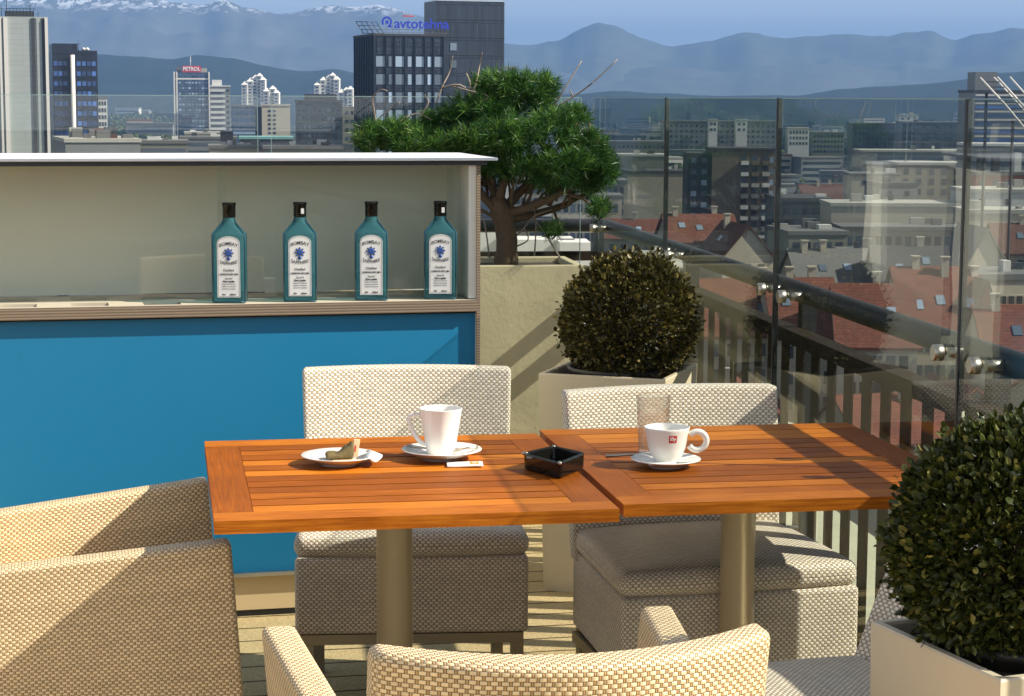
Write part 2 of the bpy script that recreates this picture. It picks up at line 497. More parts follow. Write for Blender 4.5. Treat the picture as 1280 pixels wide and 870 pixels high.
# ---- floor slab (the top of the tall building the terrace is on)
RAIL_A = 0.142
def rail_pt(lx, ly):
    v = Rz(RAIL_A) @ Vector((lx, ly, 0))
    return Vector((0.77 + v.x, 5.81 + v.y, 0))
CORNER = 3.03        # where the glass turns left, along the rail
fl = MB()
e = 0.10
poly = [rail_pt(e, -8.5), rail_pt(e, CORNER + e), rail_pt(-7.5, CORNER + e), rail_pt(-7.5, -8.5)]
fl.prism([(p.x, p.y) for p in poly], -45, 0)
tag(fl.build('terrace_floor', M['boards']), kind='structure')
lg = MB()
a_, b_ = 0.104, 0.75
pts = [rail_pt(a_, -8.5), rail_pt(b_, -8.5), rail_pt(b_, CORNER + 4.2), rail_pt(-7.5, CORNER + 4.2), rail_pt(-7.5, CORNER + a_), rail_pt(a_, CORNER + a_)]
lg.prism([(p.x, p.y) for p in pts], -45, -0.03)
tag(lg.build('roof_ledge', M['ledge']), kind='structure')

# ---- railing behind the glass
t = thing('slatted_railing', 'dark railing of upright wooden slats and a round handrail behind the glass screens', 'railing', rail_pt(0, 0), RAIL_A)
HX = 0.075
hr = MB()
hr.tube([(HX, -6.5, 1.0), (HX, CORNER - 0.05, 1.0), (HX - 0.015, CORNER + 0.02, 1.0), (HX - 0.06, CORNER + 0.05, 1.0), (-7.0, CORNER + 0.05, 1.0)], 0.030, 16)
hr.build('handrail', M['dark_metal'], t)
rl = MB()
rl.box(HX - 0.028, HX + 0.028, -6.5, CORNER, 0.845, 0.885, grain='y')
rl.box(HX - 0.028, HX + 0.028, -6.5, CORNER, 0.03, 0.07, grain='y')
rl.box(-7.0, HX, CORNER + 0.03, CORNER + 0.07, 0.845, 0.885, grain='x')
rl.build('lower_rail', M['rail_wood'], t)
sl = MB(); sl.box(-0.0025, 0.0025, -0.036, 0.036, 0.07, 0.845, grain='z')
slm = sl.mesh('slat', M['rail_wood'])
y = -2.95
while y < CORNER - 0.05:
    inst('slat', slm, t, (HX, y, 0)); y += 0.155
po = MB(); po.box(-0.022, 0.022, -0.022, 0.022, -0.03, 1.0)
pom = po.mesh('post', M['dark_metal'])
for k in (-2, -1, 0, 1): inst('post', pom, t, (HX + 0.05, k * 1.495 + 0.10, 0))
inst('post', pom, t, (HX - 0.02, CORNER + 0.09, 0)); inst('post', pom, t, (-1.5, CORNER + 0.09, 0)); inst('post', pom, t, (-3.0, CORNER + 0.09, 0))

# ---- glass screens
PL = 1.495
def screen(name, label, loc, rz, length, z0=0.07, z1=1.56, studs=True, group=None, clear=False):
    r = thing(name, label, 'glass panel', loc, rz, group)
    if clear:
        g = MB(); g.box(-0.006, 0.006, 0.03, length - 0.03, z0, z1); g.build('pane', M['pane_clear'], r)
        for q in (0.0275, length - 0.0295):
            s = MB(); s.box(-0.0065, 0.0065, q, q + 0.002, z0, z1); s.build('edge_seal', M['pane_edge'], r)
        s = MB(); s.box(-0.0012, 0.0012, 0.03, length - 0.03, z1 + 0.0003, z1 + 0.0028); s.build('top_edge', M['pane_edge'], r)
        return r
    g = MB(); g.box(-0.006, 0.006, 0.012, length - 0.012, z0, z1)
    g.build('pane', M['pane_clear' if clear else 'pane'], r)
    s = MB(); s.box(-0.0075, 0.0075, 0.002, 0.0118, z0, z1 + 0.002)
    s.build('edge_seal', M['dark_seal'], r)
    s = MB(); s.box(-0.0012, 0.0012, 0.0122, length - 0.012, z1 + 0.0003, z1 + 0.0028)
    s.build('top_edge', M['pane_edge'], r)
    s = MB(); s.box(-0.0068, 0.0068, length - 0.0118, length - 0.0085, z0, z1)
    s.build('bright_edge', M['pane_clear'], r)
    if studs:
        c = MB(); c.tube([(-0.030, 0, 0), (-0.028, 0, 0), (-0.0075, 0, 0), (-0.0072, 0, 0)], [0.0165, 0.0185, 0.0185, 0.017], 20)
        c.tube([(0.0075, 0, 0), (HX - 0.03, 0, 0)], 0.012, 14)
        cm_ = c.mesh('standoff', M['chrome'])
        for yy in (0.10, length - 0.12):
            for zz in (1.0, 0.32): inst('standoff', cm_, r, (0, yy, zz))
    return r
names = ['tall glass screen beside the cream planter bush, ending at the terrace corner',
         'tall glass screen directly behind the trimmed ball bush',
         'tall glass screen behind the right hand chair, mirroring the added cream box',
         'tall glass screen partly hidden by the big bush at the picture edge']
for k, lab in zip((1, 0, -1, -2), names):
    p = rail_pt(0, k * PL); screen('glass_screen', lab, p, RAIL_A, PL)
for k, lab in enumerate(('clear glass screen behind the pine', 'clear glass screen behind the bar, in front of the red sign tower', 'clear glass screen behind the bar, in front of the pale grey tower')):
    p = rail_pt(-0.02 - k * 1.40, CORNER - 0.02)
    screen('glass_screen', lab, p, RAIL_A + pi / 2, 1.40, studs=False, clear=True)

# ---- bar counter
BA = 0.23
p = at(599, 784, 6.03); BO = Vector((p.x, p.y, 0))
def bl(x, y):  # bar local -> world
    v = Rz(BA) @ Vector((x, y, 0)); return BO + v
bar = thing('bar_counter', 'long white topped bar counter with blue front panel and open display niche', 'bar counter', BO, BA)
L = 3.3
ZT = 1.378
b = MB(); b.box(-L, 0.045, -0.02, 0.56, ZT - 0.006, ZT + 0.002); b.build('top', M['white_top'], bar)
b = MB(); b.box(-L, 0.047, -0.024, -0.0205, ZT - 0.005, ZT + 0.0025); b.box(0.0455, 0.049, -0.0195, 0.56, ZT - 0.005, ZT + 0.0025); b.build('top_edge', M['alu'], bar)
b = MB(); b.box(-L, 0.02, 0.0, 0.55, ZT - 0.020, ZT - 0.0065); b.build('top_frame', M['dark_metal'], bar)
b = MB(); b.box(-L, -0.034, 0.335, 0.355, 0.955, ZT - 0.021); b.build('back_panel', M['cabinet'], bar)
b = MB(); b.box(-0.0335, -0.0115, 0.012, 0.52, 0.955, ZT - 0.021); b.build('niche_side', M['cabinet_white'], bar)
b = MB(); b.box(-0.011, 0.0, 0.0, 0.008, 0.0, ZT - 0.021); b.build('side_frame', M['plywood'], bar)
b = MB(); b.box(-0.011, 0.0, 0.0082, 0.55, 0.0, ZT - 0.021); b.build('end_panel', M['cabinet_white'], bar)
# shelf with slots
SZ = 0.952
bx0 = (at(285, 374, 6.0)).x
slots = []
def lx_of(px, py):
    # local x of a pixel on the shelf top plane
    w = atz(px, py, SZ); v = Rz(-BA) @ (w - BO); return v.x, v.y
for px, py in ((-65, 386), (22, 382), (112, 379.5), (201, 376.5)):
    slots.append(lx_of(px, py)[0])
bots = [lx_of(px, py) for px, py in ((285.5, 375.5), (372, 373.5), (460, 372), (542, 369))]
sh = MB()
y0, y1, SW = 0.022, 0.115, 0.054
sh.box(-L, -0.0115, -0.0, y0, 0.921, SZ); sh.box(-L, -0.034, y1, 0.334, 0.921, SZ)
xs = [-L]
for s_ in sorted(slots): xs += [s_ - SW, s_ + SW]
xs.append(-0.034)
for i in range(0, len(xs), 2): sh.box(xs[i], xs[i + 1], y0, y1, 0.921, SZ)
sh.build('shelf', M['shelf_top'], bar)
b = MB(); b.box(-L, -0.0115, 0.0, 0.334, 0.912, 0.920); b.build('shelf_base', M['rail_wood'], bar)
b = MB(); b.box(-L, -0.0115, -0.006, -0.0005, 0.917, SZ - 0.001); b.build('shelf_edge', M['plywood'], bar)
b = MB(); b.box(-L, -0.0115, 0.020, 0.03, 0.14, 0.9165); b.build('front_panel', M['blue'], bar)
b = MB(); b.box(-L, -0.0115, 0.002, 0.05, 0.128, 0.1395); b.build('lower_trim', M['alu'], bar)
b = MB(); b.box(-L, -0.0115, 0.03, 0.5, 0.02, 0.1275); b.build('plinth', M['plinth'], bar)
b = MB(); b.box(-L, -0.0115, 0.034, 0.5, 0.0, 0.0195); b.build('plinth_foot', M['dark_seal'], bar)
gx = lx_of(275, 377)[0]
b = MB(); b.box(gx, -0.035, 0.125, 0.131, SZ + 0.001, ZT - 0.022); b.build('sliding_pane', M['pane_clear'], bar)
b = MB(); b.box(-L, gx + 0.03, 0.145, 0.151, SZ + 0.001, ZT - 0.022); b.build('sliding_pane', M['pane_clear'], bar)

sc_ = thing('reflection_box', 'narrow cream box added unseen behind the bar, mirrored as a pale strip in the glass screen', 'cabinet', (-0.27, 7.02, 0), 0.12)  # added box, out of direct view, placed for its pale reflection in the glass
b = MB(); b.box(-0.115, 0.115, -0.10, 0.10, 0.05, 1.325); b.build('body', M['cabinet_white'], sc_)
b = MB(); b.box(-0.117, 0.117, -0.103, 0.102, 1.3255, 1.338); b.build('lid', M['white_top'], sc_)
b = MB(); b.box(-0.10, 0.10, -0.085, 0.085, 0.0, 0.0495); b.build('foot', M['dark_metal'], sc_)

# ---- bottles
def bottle_root(label, loc, rz):
    r = thing('gin_bottle', label, 'bottle', loc, rz, 'blue bottles on the bar shelf')
    return r
def bottle_parts(r):
    g = MB(); g.sm = True
    prof = [(0.0, 0.046, 0.030), (0.004, 0.0495, 0.034), (0.03, 0.0495, 0.034), (0.2005, 0.0495, 0.034), (0.2035, 0.0488, 0.0335), (0.2065, 0.0465, 0.0325), (0.236, 0.0215, 0.0200), (0.241, 0.0188, 0.0188), (0.248, 0.0178, 0.0178), (0.262, 0.0172, 0.0172)]
    n = 28; base = 0
    for z, hx, hy in prof:
        for i in range(n):
            a = 2 * pi * i / n
            e_ = 0.22 if z < 0.203 else 0.22 + 0.78 * min(1, (z - 0.203) / 0.035)
            ca, sa = math.cos(a), math.sin(a)
            g.v.append(Vector((hx * math.copysign(abs(ca) ** e_, ca), hy * math.copysign(abs(sa) ** e_, sa), z)))
    for k in range(len(prof) - 1):
        for i in range(n):
            j = (i + 1) % n; g.face((k * n + i, k * n + j, (k + 1) * n + j, (k + 1) * n + i))
    g.sm = False; g.face(list(reversed(range(n)))); g.face([(len(prof) - 1) * n + i for i in range(n)])
    g.build('body', M['bottle'], r)
    eg = MB()
    for sx_ in (-1, 1): eg.tube([(sx_ * .0475, -.0300, .004), (sx_ * .0475, -.0300, .2005), (sx_ * .0465, -.0290, .2045), (sx_ * .022, -.0150, .2355), (sx_ * .0178, -.0075, .243), (sx_ * .0168, -.006, .252)], [.0026, .0026, .0026, .002, .0016, .0012], 7)
    eg.tube([(-.0475, -.0312, .004), (.0475, -.0312, .004)], .0026, 7)
    eg.build('glass_edge', M['bottle_edge'], r)
    c = MB(); c.lathe([(0.0188, 0.252), (0.0192, 0.254), (0.0192, 0.287), (0.0205, 0.288), (0.0205, 0.294), (0.019, 0.296)], 24); c.build('cap', M['black_gloss'], r)
    def arch(w, z0, z1, y, rise):
        m = MB(); pts = [(-w, z0), (w, z0)]
        for i in range(13):
            a = pi * i / 12; pts.append((w * math.cos(a), z1 - rise + rise * math.sin(a)))
        m.prism([(x, z) for x, z in pts], 0, 0.0006)
        return m.xf(Matrix.Translation((0, y, 0)) @ Matrix.Rotation(pi / 2, 4, 'X'))
    la = arch(0.0335, 0.018, 0.198, -0.0342, 0.020).build('label', M['paper'], r)
    y = -0.0350
    bo = MB()
    for w, zz0, zz1 in ((0.0315, 0.020, 0.196),):
        pts = [(-w, zz0), (w, zz0)] + [(w * math.cos(pi * i / 12), zz1 - 0.018 + 0.018 * math.sin(pi * i / 12)) for i in range(13)]
        m2 = [(x * 0.965, (z - 0.108) * 0.99 + 0.108) for x, z in pts]
        for i in range(len(pts)):
            j = (i + 1) % len(pts)
            bo.quad((pts[i][0], y - 0.0004, pts[i][1]), (pts[j][0], y - 0.0004, pts[j][1]), (m2[j][0], y - 0.0004, m2[j][1]), (m2[i][0], y - 0.0004, m2[i][1]))
    bo.build('label_border', M['ink'], la)
    def txt(s_, z, size, bend=None, mat='ink', bold=0.0004, sx=1.0):
        inst('lettering', text_mesh(s_, size, M[mat], 0, bold, bend=bend, sx=sx), la, (0, y - 0.0006, z))
    txt('BOMBAY', 0.1765, 0.0145, 9, bold=0.0002, sx=0.95); txt('SAPPHIRE', 0.118, 0.0135, -9, bold=0.0002, sx=0.9)
    txt('Distilled', 0.098, 0.0095, bold=0.0002); txt('LONDON DRY GIN', 0.086, 0.0062, sx=1.0)
    txt('Special', 0.074, 0.008, bold=0.0001); txt('Finest quality', 0.065, 0.0065); 
    for z in (0.057, 0.050, 0.043): txt('distilled from botanicals', z, 0.0042, bold=0.0001)
    txt('70cl        40%vol', 0.026, 0.0058)
    em = MB(); em.lathe([(0.0125, 0), (0.0125, 0.0006), (0.009, 0.0008), (0.009, 0.0004)], 20)
    em.xf(Matrix.Translation((0, y, 0.149)) @ Matrix.Rotation(pi / 2, 4, 'X')); em.build('emblem_ring', M['ink_gold'], la)
    em = MB(); em.lathe([(0.0105, 0), (0.0100, 0.0011), (0.006, 0.0012)], 12); 
    for k in range(8):
        a = k * pi / 4; em.lathe([(0.003, 0), (0.003, 0.001)], 6, (0.0125 * math.cos(a), 0.0125 * math.sin(a), 0))
    em.xf(Matrix.Translation((0, y, 0.149)) @ Matrix.Rotation(pi / 2, 4, 'X')); em.build('emblem', M['ink_blue'], la)
    em = MB(); em.lathe([(0.006, 0), (0.006, 0.0009)], 12); em.xf(Matrix.Translation((0, y, 0.1325)) @ Matrix.Rotation(pi / 2, 4, 'X')); em.build('emblem_drop', M['ink_blue'], la)
blabs = ['blue gin bottle at the left end of the row, next to the empty shelf slots', 'blue gin bottle second from the empty slots, with a white sticker on its black cap',
         'blue gin bottle third from the empty slots, between two others', 'blue gin bottle nearest the pine end of the bar, its label slightly torn']
r0 = None
for (x, y), lab in zip(bots, blabs):
    loc = bl(x, 0.052); loc.z = 0.9525
    rz = BA - 0.2 + R.uniform(-0.06, 0.06)
    if r0 is None:
        r0 = bottle_root(lab, loc, rz); bottle_parts(r0); r_ = r0
    else:
        r_ = copy_tree(r0); r_['label'] = lab; r_.location = loc; r_.rotation_euler = (0, 0, rz)
    if 'sticker' in lab or 'torn' in lab:
        s = MB(); s.box(0.004, 0.013, -0.0212, -0.0205, 0.262, 0.278); s.build('sticker', M['paper'], r_)

# ---- tables
TZ = 0.75; TH = 0.026; TA = 0.172
def table(label, fl_, w, d, legpx):
    r = thing('teak_table', label, 'table', (fl_[0], fl_[1], 0), TA, 'teak tables pushed together')
    m = MB(); fr = 0.078
    def plank(x0, x1, y0, y1, g, dz=0.0):
        k = 0.0012
        m.tint = R.uniform(0.1, 0.9)
        m.box(x0 + k, x1 - k, y0 + k, y1 - k, TZ - TH, TZ - dz, grain=g)
    m.tint = 0.5
    m.tint = R.uniform(.55, .75); m.box(0, w, 0, fr, TZ - TH, TZ, grain='x')
    m.tint = R.uniform(.5, .7); m.box(0, w, d - fr, d, TZ - TH, TZ, grain='x')
    for x0, x1 in ((0.0, fr), (w - fr, w)):
        m.tint = R.uniform(.15, .3); m.box(x0, x1, fr + 0.001, d - fr - 0.001, TZ - TH, TZ - 0.0004, grain='y')
    ns = 12; p_ = (d - 2 * fr) / ns
    for i in range(ns):
        m.tint = R.uniform(0.1, 0.95)
        m.box(fr + 0.001, w - fr - 0.001, fr + i * p_ + 0.0034, fr + (i + 1) * p_ - 0.0034, TZ - TH + 0.004, TZ - R.uniform(0.0002, 0.0012), grain='x')
    m.build('tabletop', M['teak'], r)
    u = MB(); u.box(0.1, w - 0.1, d / 2 - 0.13, d / 2 - 0.09, TZ - TH - 0.022, TZ - TH - 0.001); u.box(0.1, w - 0.1, d / 2 + 0.09, d / 2 + 0.13, TZ - TH - 0.022, TZ - TH - 0.001)
    u.box(0.06, w - 0.06, fr + 0.02, d - fr - 0.02, TZ - TH - 0.0008, TZ - TH + 0.0036)
    u.build('underframe', M['dark_metal'], r)
    g = at(legpx, 700, fl_[1] + 0.52); lo = Rz(-TA) @ (Vector((g.x, g.y, 0)) - Vector((fl_[0], fl_[1], 0)))
    c = MB(); c.lathe([(0.0395, 0.02), (0.0395, TZ - TH - 0.03), (0.041, TZ - TH - 0.03), (0.041, TZ - TH - 0.023)], 40, (lo.x, lo.y, 0)); c.build('column', M['steel'], r)
    c = MB(); c.lathe([(0.26, 0.0), (0.26, 0.012), (0.25, 0.018), (0.05, 0.022)], 48, (lo.x, lo.y, 0)); c.build('base_plate', M['steel'], r)
    k = MB(); pl = [(0, 0)] + [(0.028 * math.cos(a), 0.028 * math.sin(a)) for a in [pi + pi * i / 10 for i in range(11)]]
    k.prism(pl[1:], -0.012, 0.012); k.xf(Matrix.Translation((lo.x - 0.055, lo.y - 0.06, TZ - TH - 0.002)) @ Matrix.Rotation(pi / 2, 4, 'X')); k.build('tilt_bracket', M['dark_metal'], r)
    return r
LT = (-0.570, 3.766); RT = (0.226, 3.947)
table('teak slatted table carrying the tall mug and the small plate', LT, 0.797, 0.912, 493)
table('teak slatted table carrying the espresso cup and water glass, near the glass screens', RT, 0.79, 0.918, 922)

# ---- chairs
def leg(r, x, y, h=0.27, s=0.016):
    m = MB(); m.box(-s, s, -s, s, 0, h); return inst('leg', m.mesh('leg', M['steel_frame']), r, (x, y, 0))
def side_chair(label, loc, rz, rec=0.16):
    r = thing('wicker_chair', label, 'chair', loc, rz, 'armless wicker chairs')
    def taper(x, y, z):
        t_ = (y + 0.25) / 0.5
        return (x * (1 - 0.09 * t_), y, z)
    s = MB().rbox(0.29, 0.26, 0.098, 0.013, (10, 8, 3), (0, 0.01, 0.334)); s.deform(taper); s.build('seat_box', M['weave_white'], r)
    s = MB().rbox(0.293, 0.255, 0.030, 0.026, (14, 12, 2), (0, 0, 0.458))
    def cush(x, y, z):
        x, y, z = taper(x, y, z)
        k = max(0, 1 - (x / 0.29) ** 2) * max(0, 1 - (y / 0.26) ** 2)
        if z > 0.455: z += 0.022 * k ** 0.6
        return (x, y + (0.012 * ((x / 0.29) ** 2) if y < 0 else 0), z)
    s.deform(cush); s.build('seat_cushion', M['weave_white'], r)
    s = MB().rbox(0.272, 0.026, 0.210, 0.011, (14, 2, 10), (0, 0.27, 0.618))
    def bk(x, y, z):
        h = (z - 0.41)
        return (x * (1 + 0.04 * h / 0.4), y + rec * h - 0.035 * (x / 0.27) ** 2 + 0.02 * h * h, z + 0.004 * math.cos(x * 4))
    s.deform(bk); s.build('backrest', M['weave_white'], r)
    f = MB(); f.box(-0.278, 0.278, -0.245, -0.215, 0.21, 0.2355); f.box(-0.26, 0.26, 0.215, 0.245, 0.21, 0.2355)
    f.box(-0.278, -0.25, -0.2145, 0.2145, 0.21, 0.2352); f.box(0.25, 0.278, -0.2145, 0.2145, 0.21, 0.2352)
    f.build('frame', M['steel_frame'], r)
    for x, y in ((-0.262, -0.23), (0.262, -0.23), (-0.243, 0.23), (0.243, 0.23)): leg(r, x, y, 0.2095)
    return r
side_chair('cream wicker chair across the table in front of the blue bar panel', (-0.263, 5.09, 0), 0.075)
side_chair('cream wicker chair turned towards the glass screens, beside the small planter', (0.475, 4.74, 0), 0.24)
side_chair('cream wicker chair half hidden by the big ball bush at the right', (0.545, 3.45, 0), -1.19, 0.42)

def armchair(label, loc, rz):
    r = thing('wicker_armchair', label, 'chair', loc, rz, 'wicker armchairs')
    s = MB().rbox(0.27, 0.335, 0.098, 0.024, (10, 10, 3), (0, -0.125, 0.33)); s.build('seat_box', M['weave_cream'], r)
    s = MB().rbox(0.262, 0.32, 0.030, 0.026, (12, 12, 2), (0, -0.13, 0.455))
    s.deform(lambda x, y, z: (x, y, z + (0.02 * max(0, 1 - (x / .27) ** 2) * max(0, 1 - ((y + .1) / .3) ** 2) if z > .45 else 0))); s.build('seat_cushion', M['weave_cream'], r)
    s = MB().rbox(0.287, 0.036, 0.213, 0.018, (18, 2, 10), (0, 0.30, 0.598), 4)
    def bk(x, y, z):
        h = z - 0.40
        return (x * (1 + 0.0 * h), y + 0.20 * h - 0.115 * (x / 0.287) ** 2, z)
    s.deform(bk); s.build('backrest', M['weave_cream'], r)
    for sg in (-1, 1):
        a = MB().rbox(0.030, 0.335, 0.205, 0.013, (2, 12, 8), (0, -0.125, 0.455), 4)
        def arm(x, y, z, sg=sg):
            t_ = (0.21 - y) / 0.67        # 0 at the back, 1 at the tip
            h = (z - 0.25) / 0.41
            return (sg * (0.275 + 0.030 * t_ + 0.035 * h * t_) + x, y + 0.03 * (h - 0.5) * t_ , 0.25 + (z - 0.25) * (0.83 + 0.165 * t_))
        a.deform(arm)
        if sg < 0: pass
        a.build('armrest', M['weave_cream'], r)
    for x, y in ((-0.25, -0.42), (0.25, -0.42), (-0.24, 0.17), (0.24, 0.17)): leg(r, x, y, 0.233)
    return r
armchair('cream wicker armchair seen from behind at the bottom edge, drawn up to the tables', (0.028, 3.0, 0), pi + 0.222)
armchair('cream wicker armchair seen side on at the table end, before the blue panel', (-1.085, 4.26, 0), 1.79)

# ---- planters
def box_planter(name, label, loc, rz, w, h, mat, taper=0.08, rim=0.018, pot=True, d=None):
    d = d or w
    r = thing(name, label, 'planter', loc, rz)
    m = MB(); k = 1 - taper
    def ring(sx, sy, z): 
        n = len(m.v); m.v += [Vector((-sx, -sy, z)), Vector((sx, -sy, z)), Vector((sx, sy, z)), Vector((-sx, sy, z))]; return n
    a = ring(w / 2 * k, d / 2 * k, 0); b_ = ring(w / 2 - .004, d / 2 - .004, h - .004); b2 = ring(w / 2 - 0.006, d / 2 - .006, h); c = ring(w / 2 - rim, d / 2 - rim, h); c2 = ring(w / 2 - rim - .003, d / 2 - rim - .003, h - 0.005); e_ = ring(w / 2 - rim - 0.005, d / 2 - rim - 0.005, h - 0.07)
    for p, q in ((a, b_), (b_, b2), (b2, c), (c, c2), (c2, e_)):
        for i in range(4):
            j = (i + 1) % 4; m.face((p + i, p + j, q + j, q + i))
    m.face((a + 3, a + 2, a + 1, a))
    m.build('box', M[mat], r)
    s = MB(); s.box(-w / 2 + rim + 0.006, w / 2 - rim - 0.006, -d / 2 + rim + 0.006, d / 2 - rim - 0.006, h - 0.10, h - 0.022); s.build('soil', M['soil'], r)
    return r
def ball_bush(label, loc, r_, mat, n=14000, leaf=0.0165):
    r = thing('ball_bush', label, 'bush', loc)
    m = MB()
    c = Vector((0, 0, r_ * 0.94))
    rnd = R.random
    for i in range(n):
        z = R.uniform(-1, 1); a = R.uniform(0, 2 * pi); q = math.sqrt(1 - z * z)
        d = Vector((q * math.cos(a), q * math.sin(a), z))
        wob = 1 + 0.075 * (noise.noise(d * 2.3 + Vector((loc[0], 3, 1))) + 0.7 * noise.noise(d * 6))
        lay = 1 - abs(R.gauss(0, 0.10))
        if lay < 0.6: lay = 0.6 + 0.3 * rnd()
        if rnd() < 0.04: lay = R.uniform(1.02, 1.09)
        p = c + d * r_ * wob * lay
        ax = (d + Vector((R.uniform(-1, 1), R.uniform(-1, 1), R.uniform(-0.6, 1.1))) * 0.9).normalized()
        sd_ = ax.cross(Vector((R.uniform(-1, 1), R.uniform(-1, 1), R.uniform(-1, 1)))).normalized()
        nn = ax.cross(sd_)
        l = leaf * R.choice((0.6, 0.8, 1.0, 1.15, 1.4)) * R.uniform(.9, 1.1); w = l * R.uniform(0.28, 0.36)
        b = len(m.v)
        m.v += [p, p + ax * l * 0.35 + sd_ * w + nn * w * .35, p + ax * l * 0.75 + sd_ * w * .8 + nn * w * .3, p + ax * l, p + ax * l * 0.75 - sd_ * w * .8 + nn * w * .3, p + ax * l * 0.35 - sd_ * w + nn * w * .35]
        m.tint = min(1, max(0, R.gauss(0.35, 0.25)))
        m.face((b, b + 1, b + 2, b + 3)); m.face((b, b + 3, b + 4, b + 5))
    m.build('foliage', M[mat], r)
    s = MB()
    s.tube([(0, 0, -0.05), (0.004, 0.003, r_ * 0.5), (0, 0, r_)], [0.014, 0.012, 0.008], 8)
    for k in range(26):
        z = R.uniform(-0.7, 0.95); a = R.uniform(0, 2 * pi); q = math.sqrt(1 - z * z)
        d = Vector((q * math.cos(a), q * math.sin(a), z))
        s.tube([(0, 0, r_ * 0.35), c + d * r_ * 0.45 + Vector((0, 0, .01)), c + d * r_ * 0.9], [0.006, 0.004, 0.002], 5)
    s.build('branches', M['bark'], r)
    return r
pc = Vector((0.345, 6.36, 0))
pl1 = box_planter('planter', 'cream square planter under the smaller ball bush beside the wall of the pine planter', pc, -0.33, 0.42, 0.70, 'planter_tan', 0.10)
po1 = MB(); po1.lathe([(0.15, 0.56), (0.160, 0.690), (0.168, 0.693), (0.168, 0.708), (0.158, 0.708), (0.15, 0.67)], 36); po1.build('inner_pot', M['pot'], pl1)
ball_bush('smaller clipped ball bush with brownish leaves, in front of the glass', (0.375, 6.36, 0.655), 0.213, 'box_leaf_brown', 22000, 0.0145)
p2c = Vector((0.834, 3.14, 0))
pl2 = box_planter('planter', 'cream square planter under the large ball bush at the bottom right', p2c, 0.38, 0.37, 0.70, 'planter_cream', 0.06)
po2 = MB(); po2.lathe([(0.12, 0.56), (0.14, 0.695), (0.148, 0.698), (0.148, 0.712), (0.14, 0.712), (0.13, 0.67)], 36); po2.build('inner_pot', M['pot'], pl2)
ball_bush('large dark ball bush with pale tips, closest to the camera at the right', (0.818, 3.15, 0.668), 0.199, 'box_leaf', 32000, 0.0138)
pn = Vector((-0.223, 7.98, 0))
box_planter('pine_planter', 'tall concrete planter holding the pine, striped by the shadows of the railing', pn, 0.14, 0.96, 0.909, 'concrete', 0.012, 0.035, d=0.46)

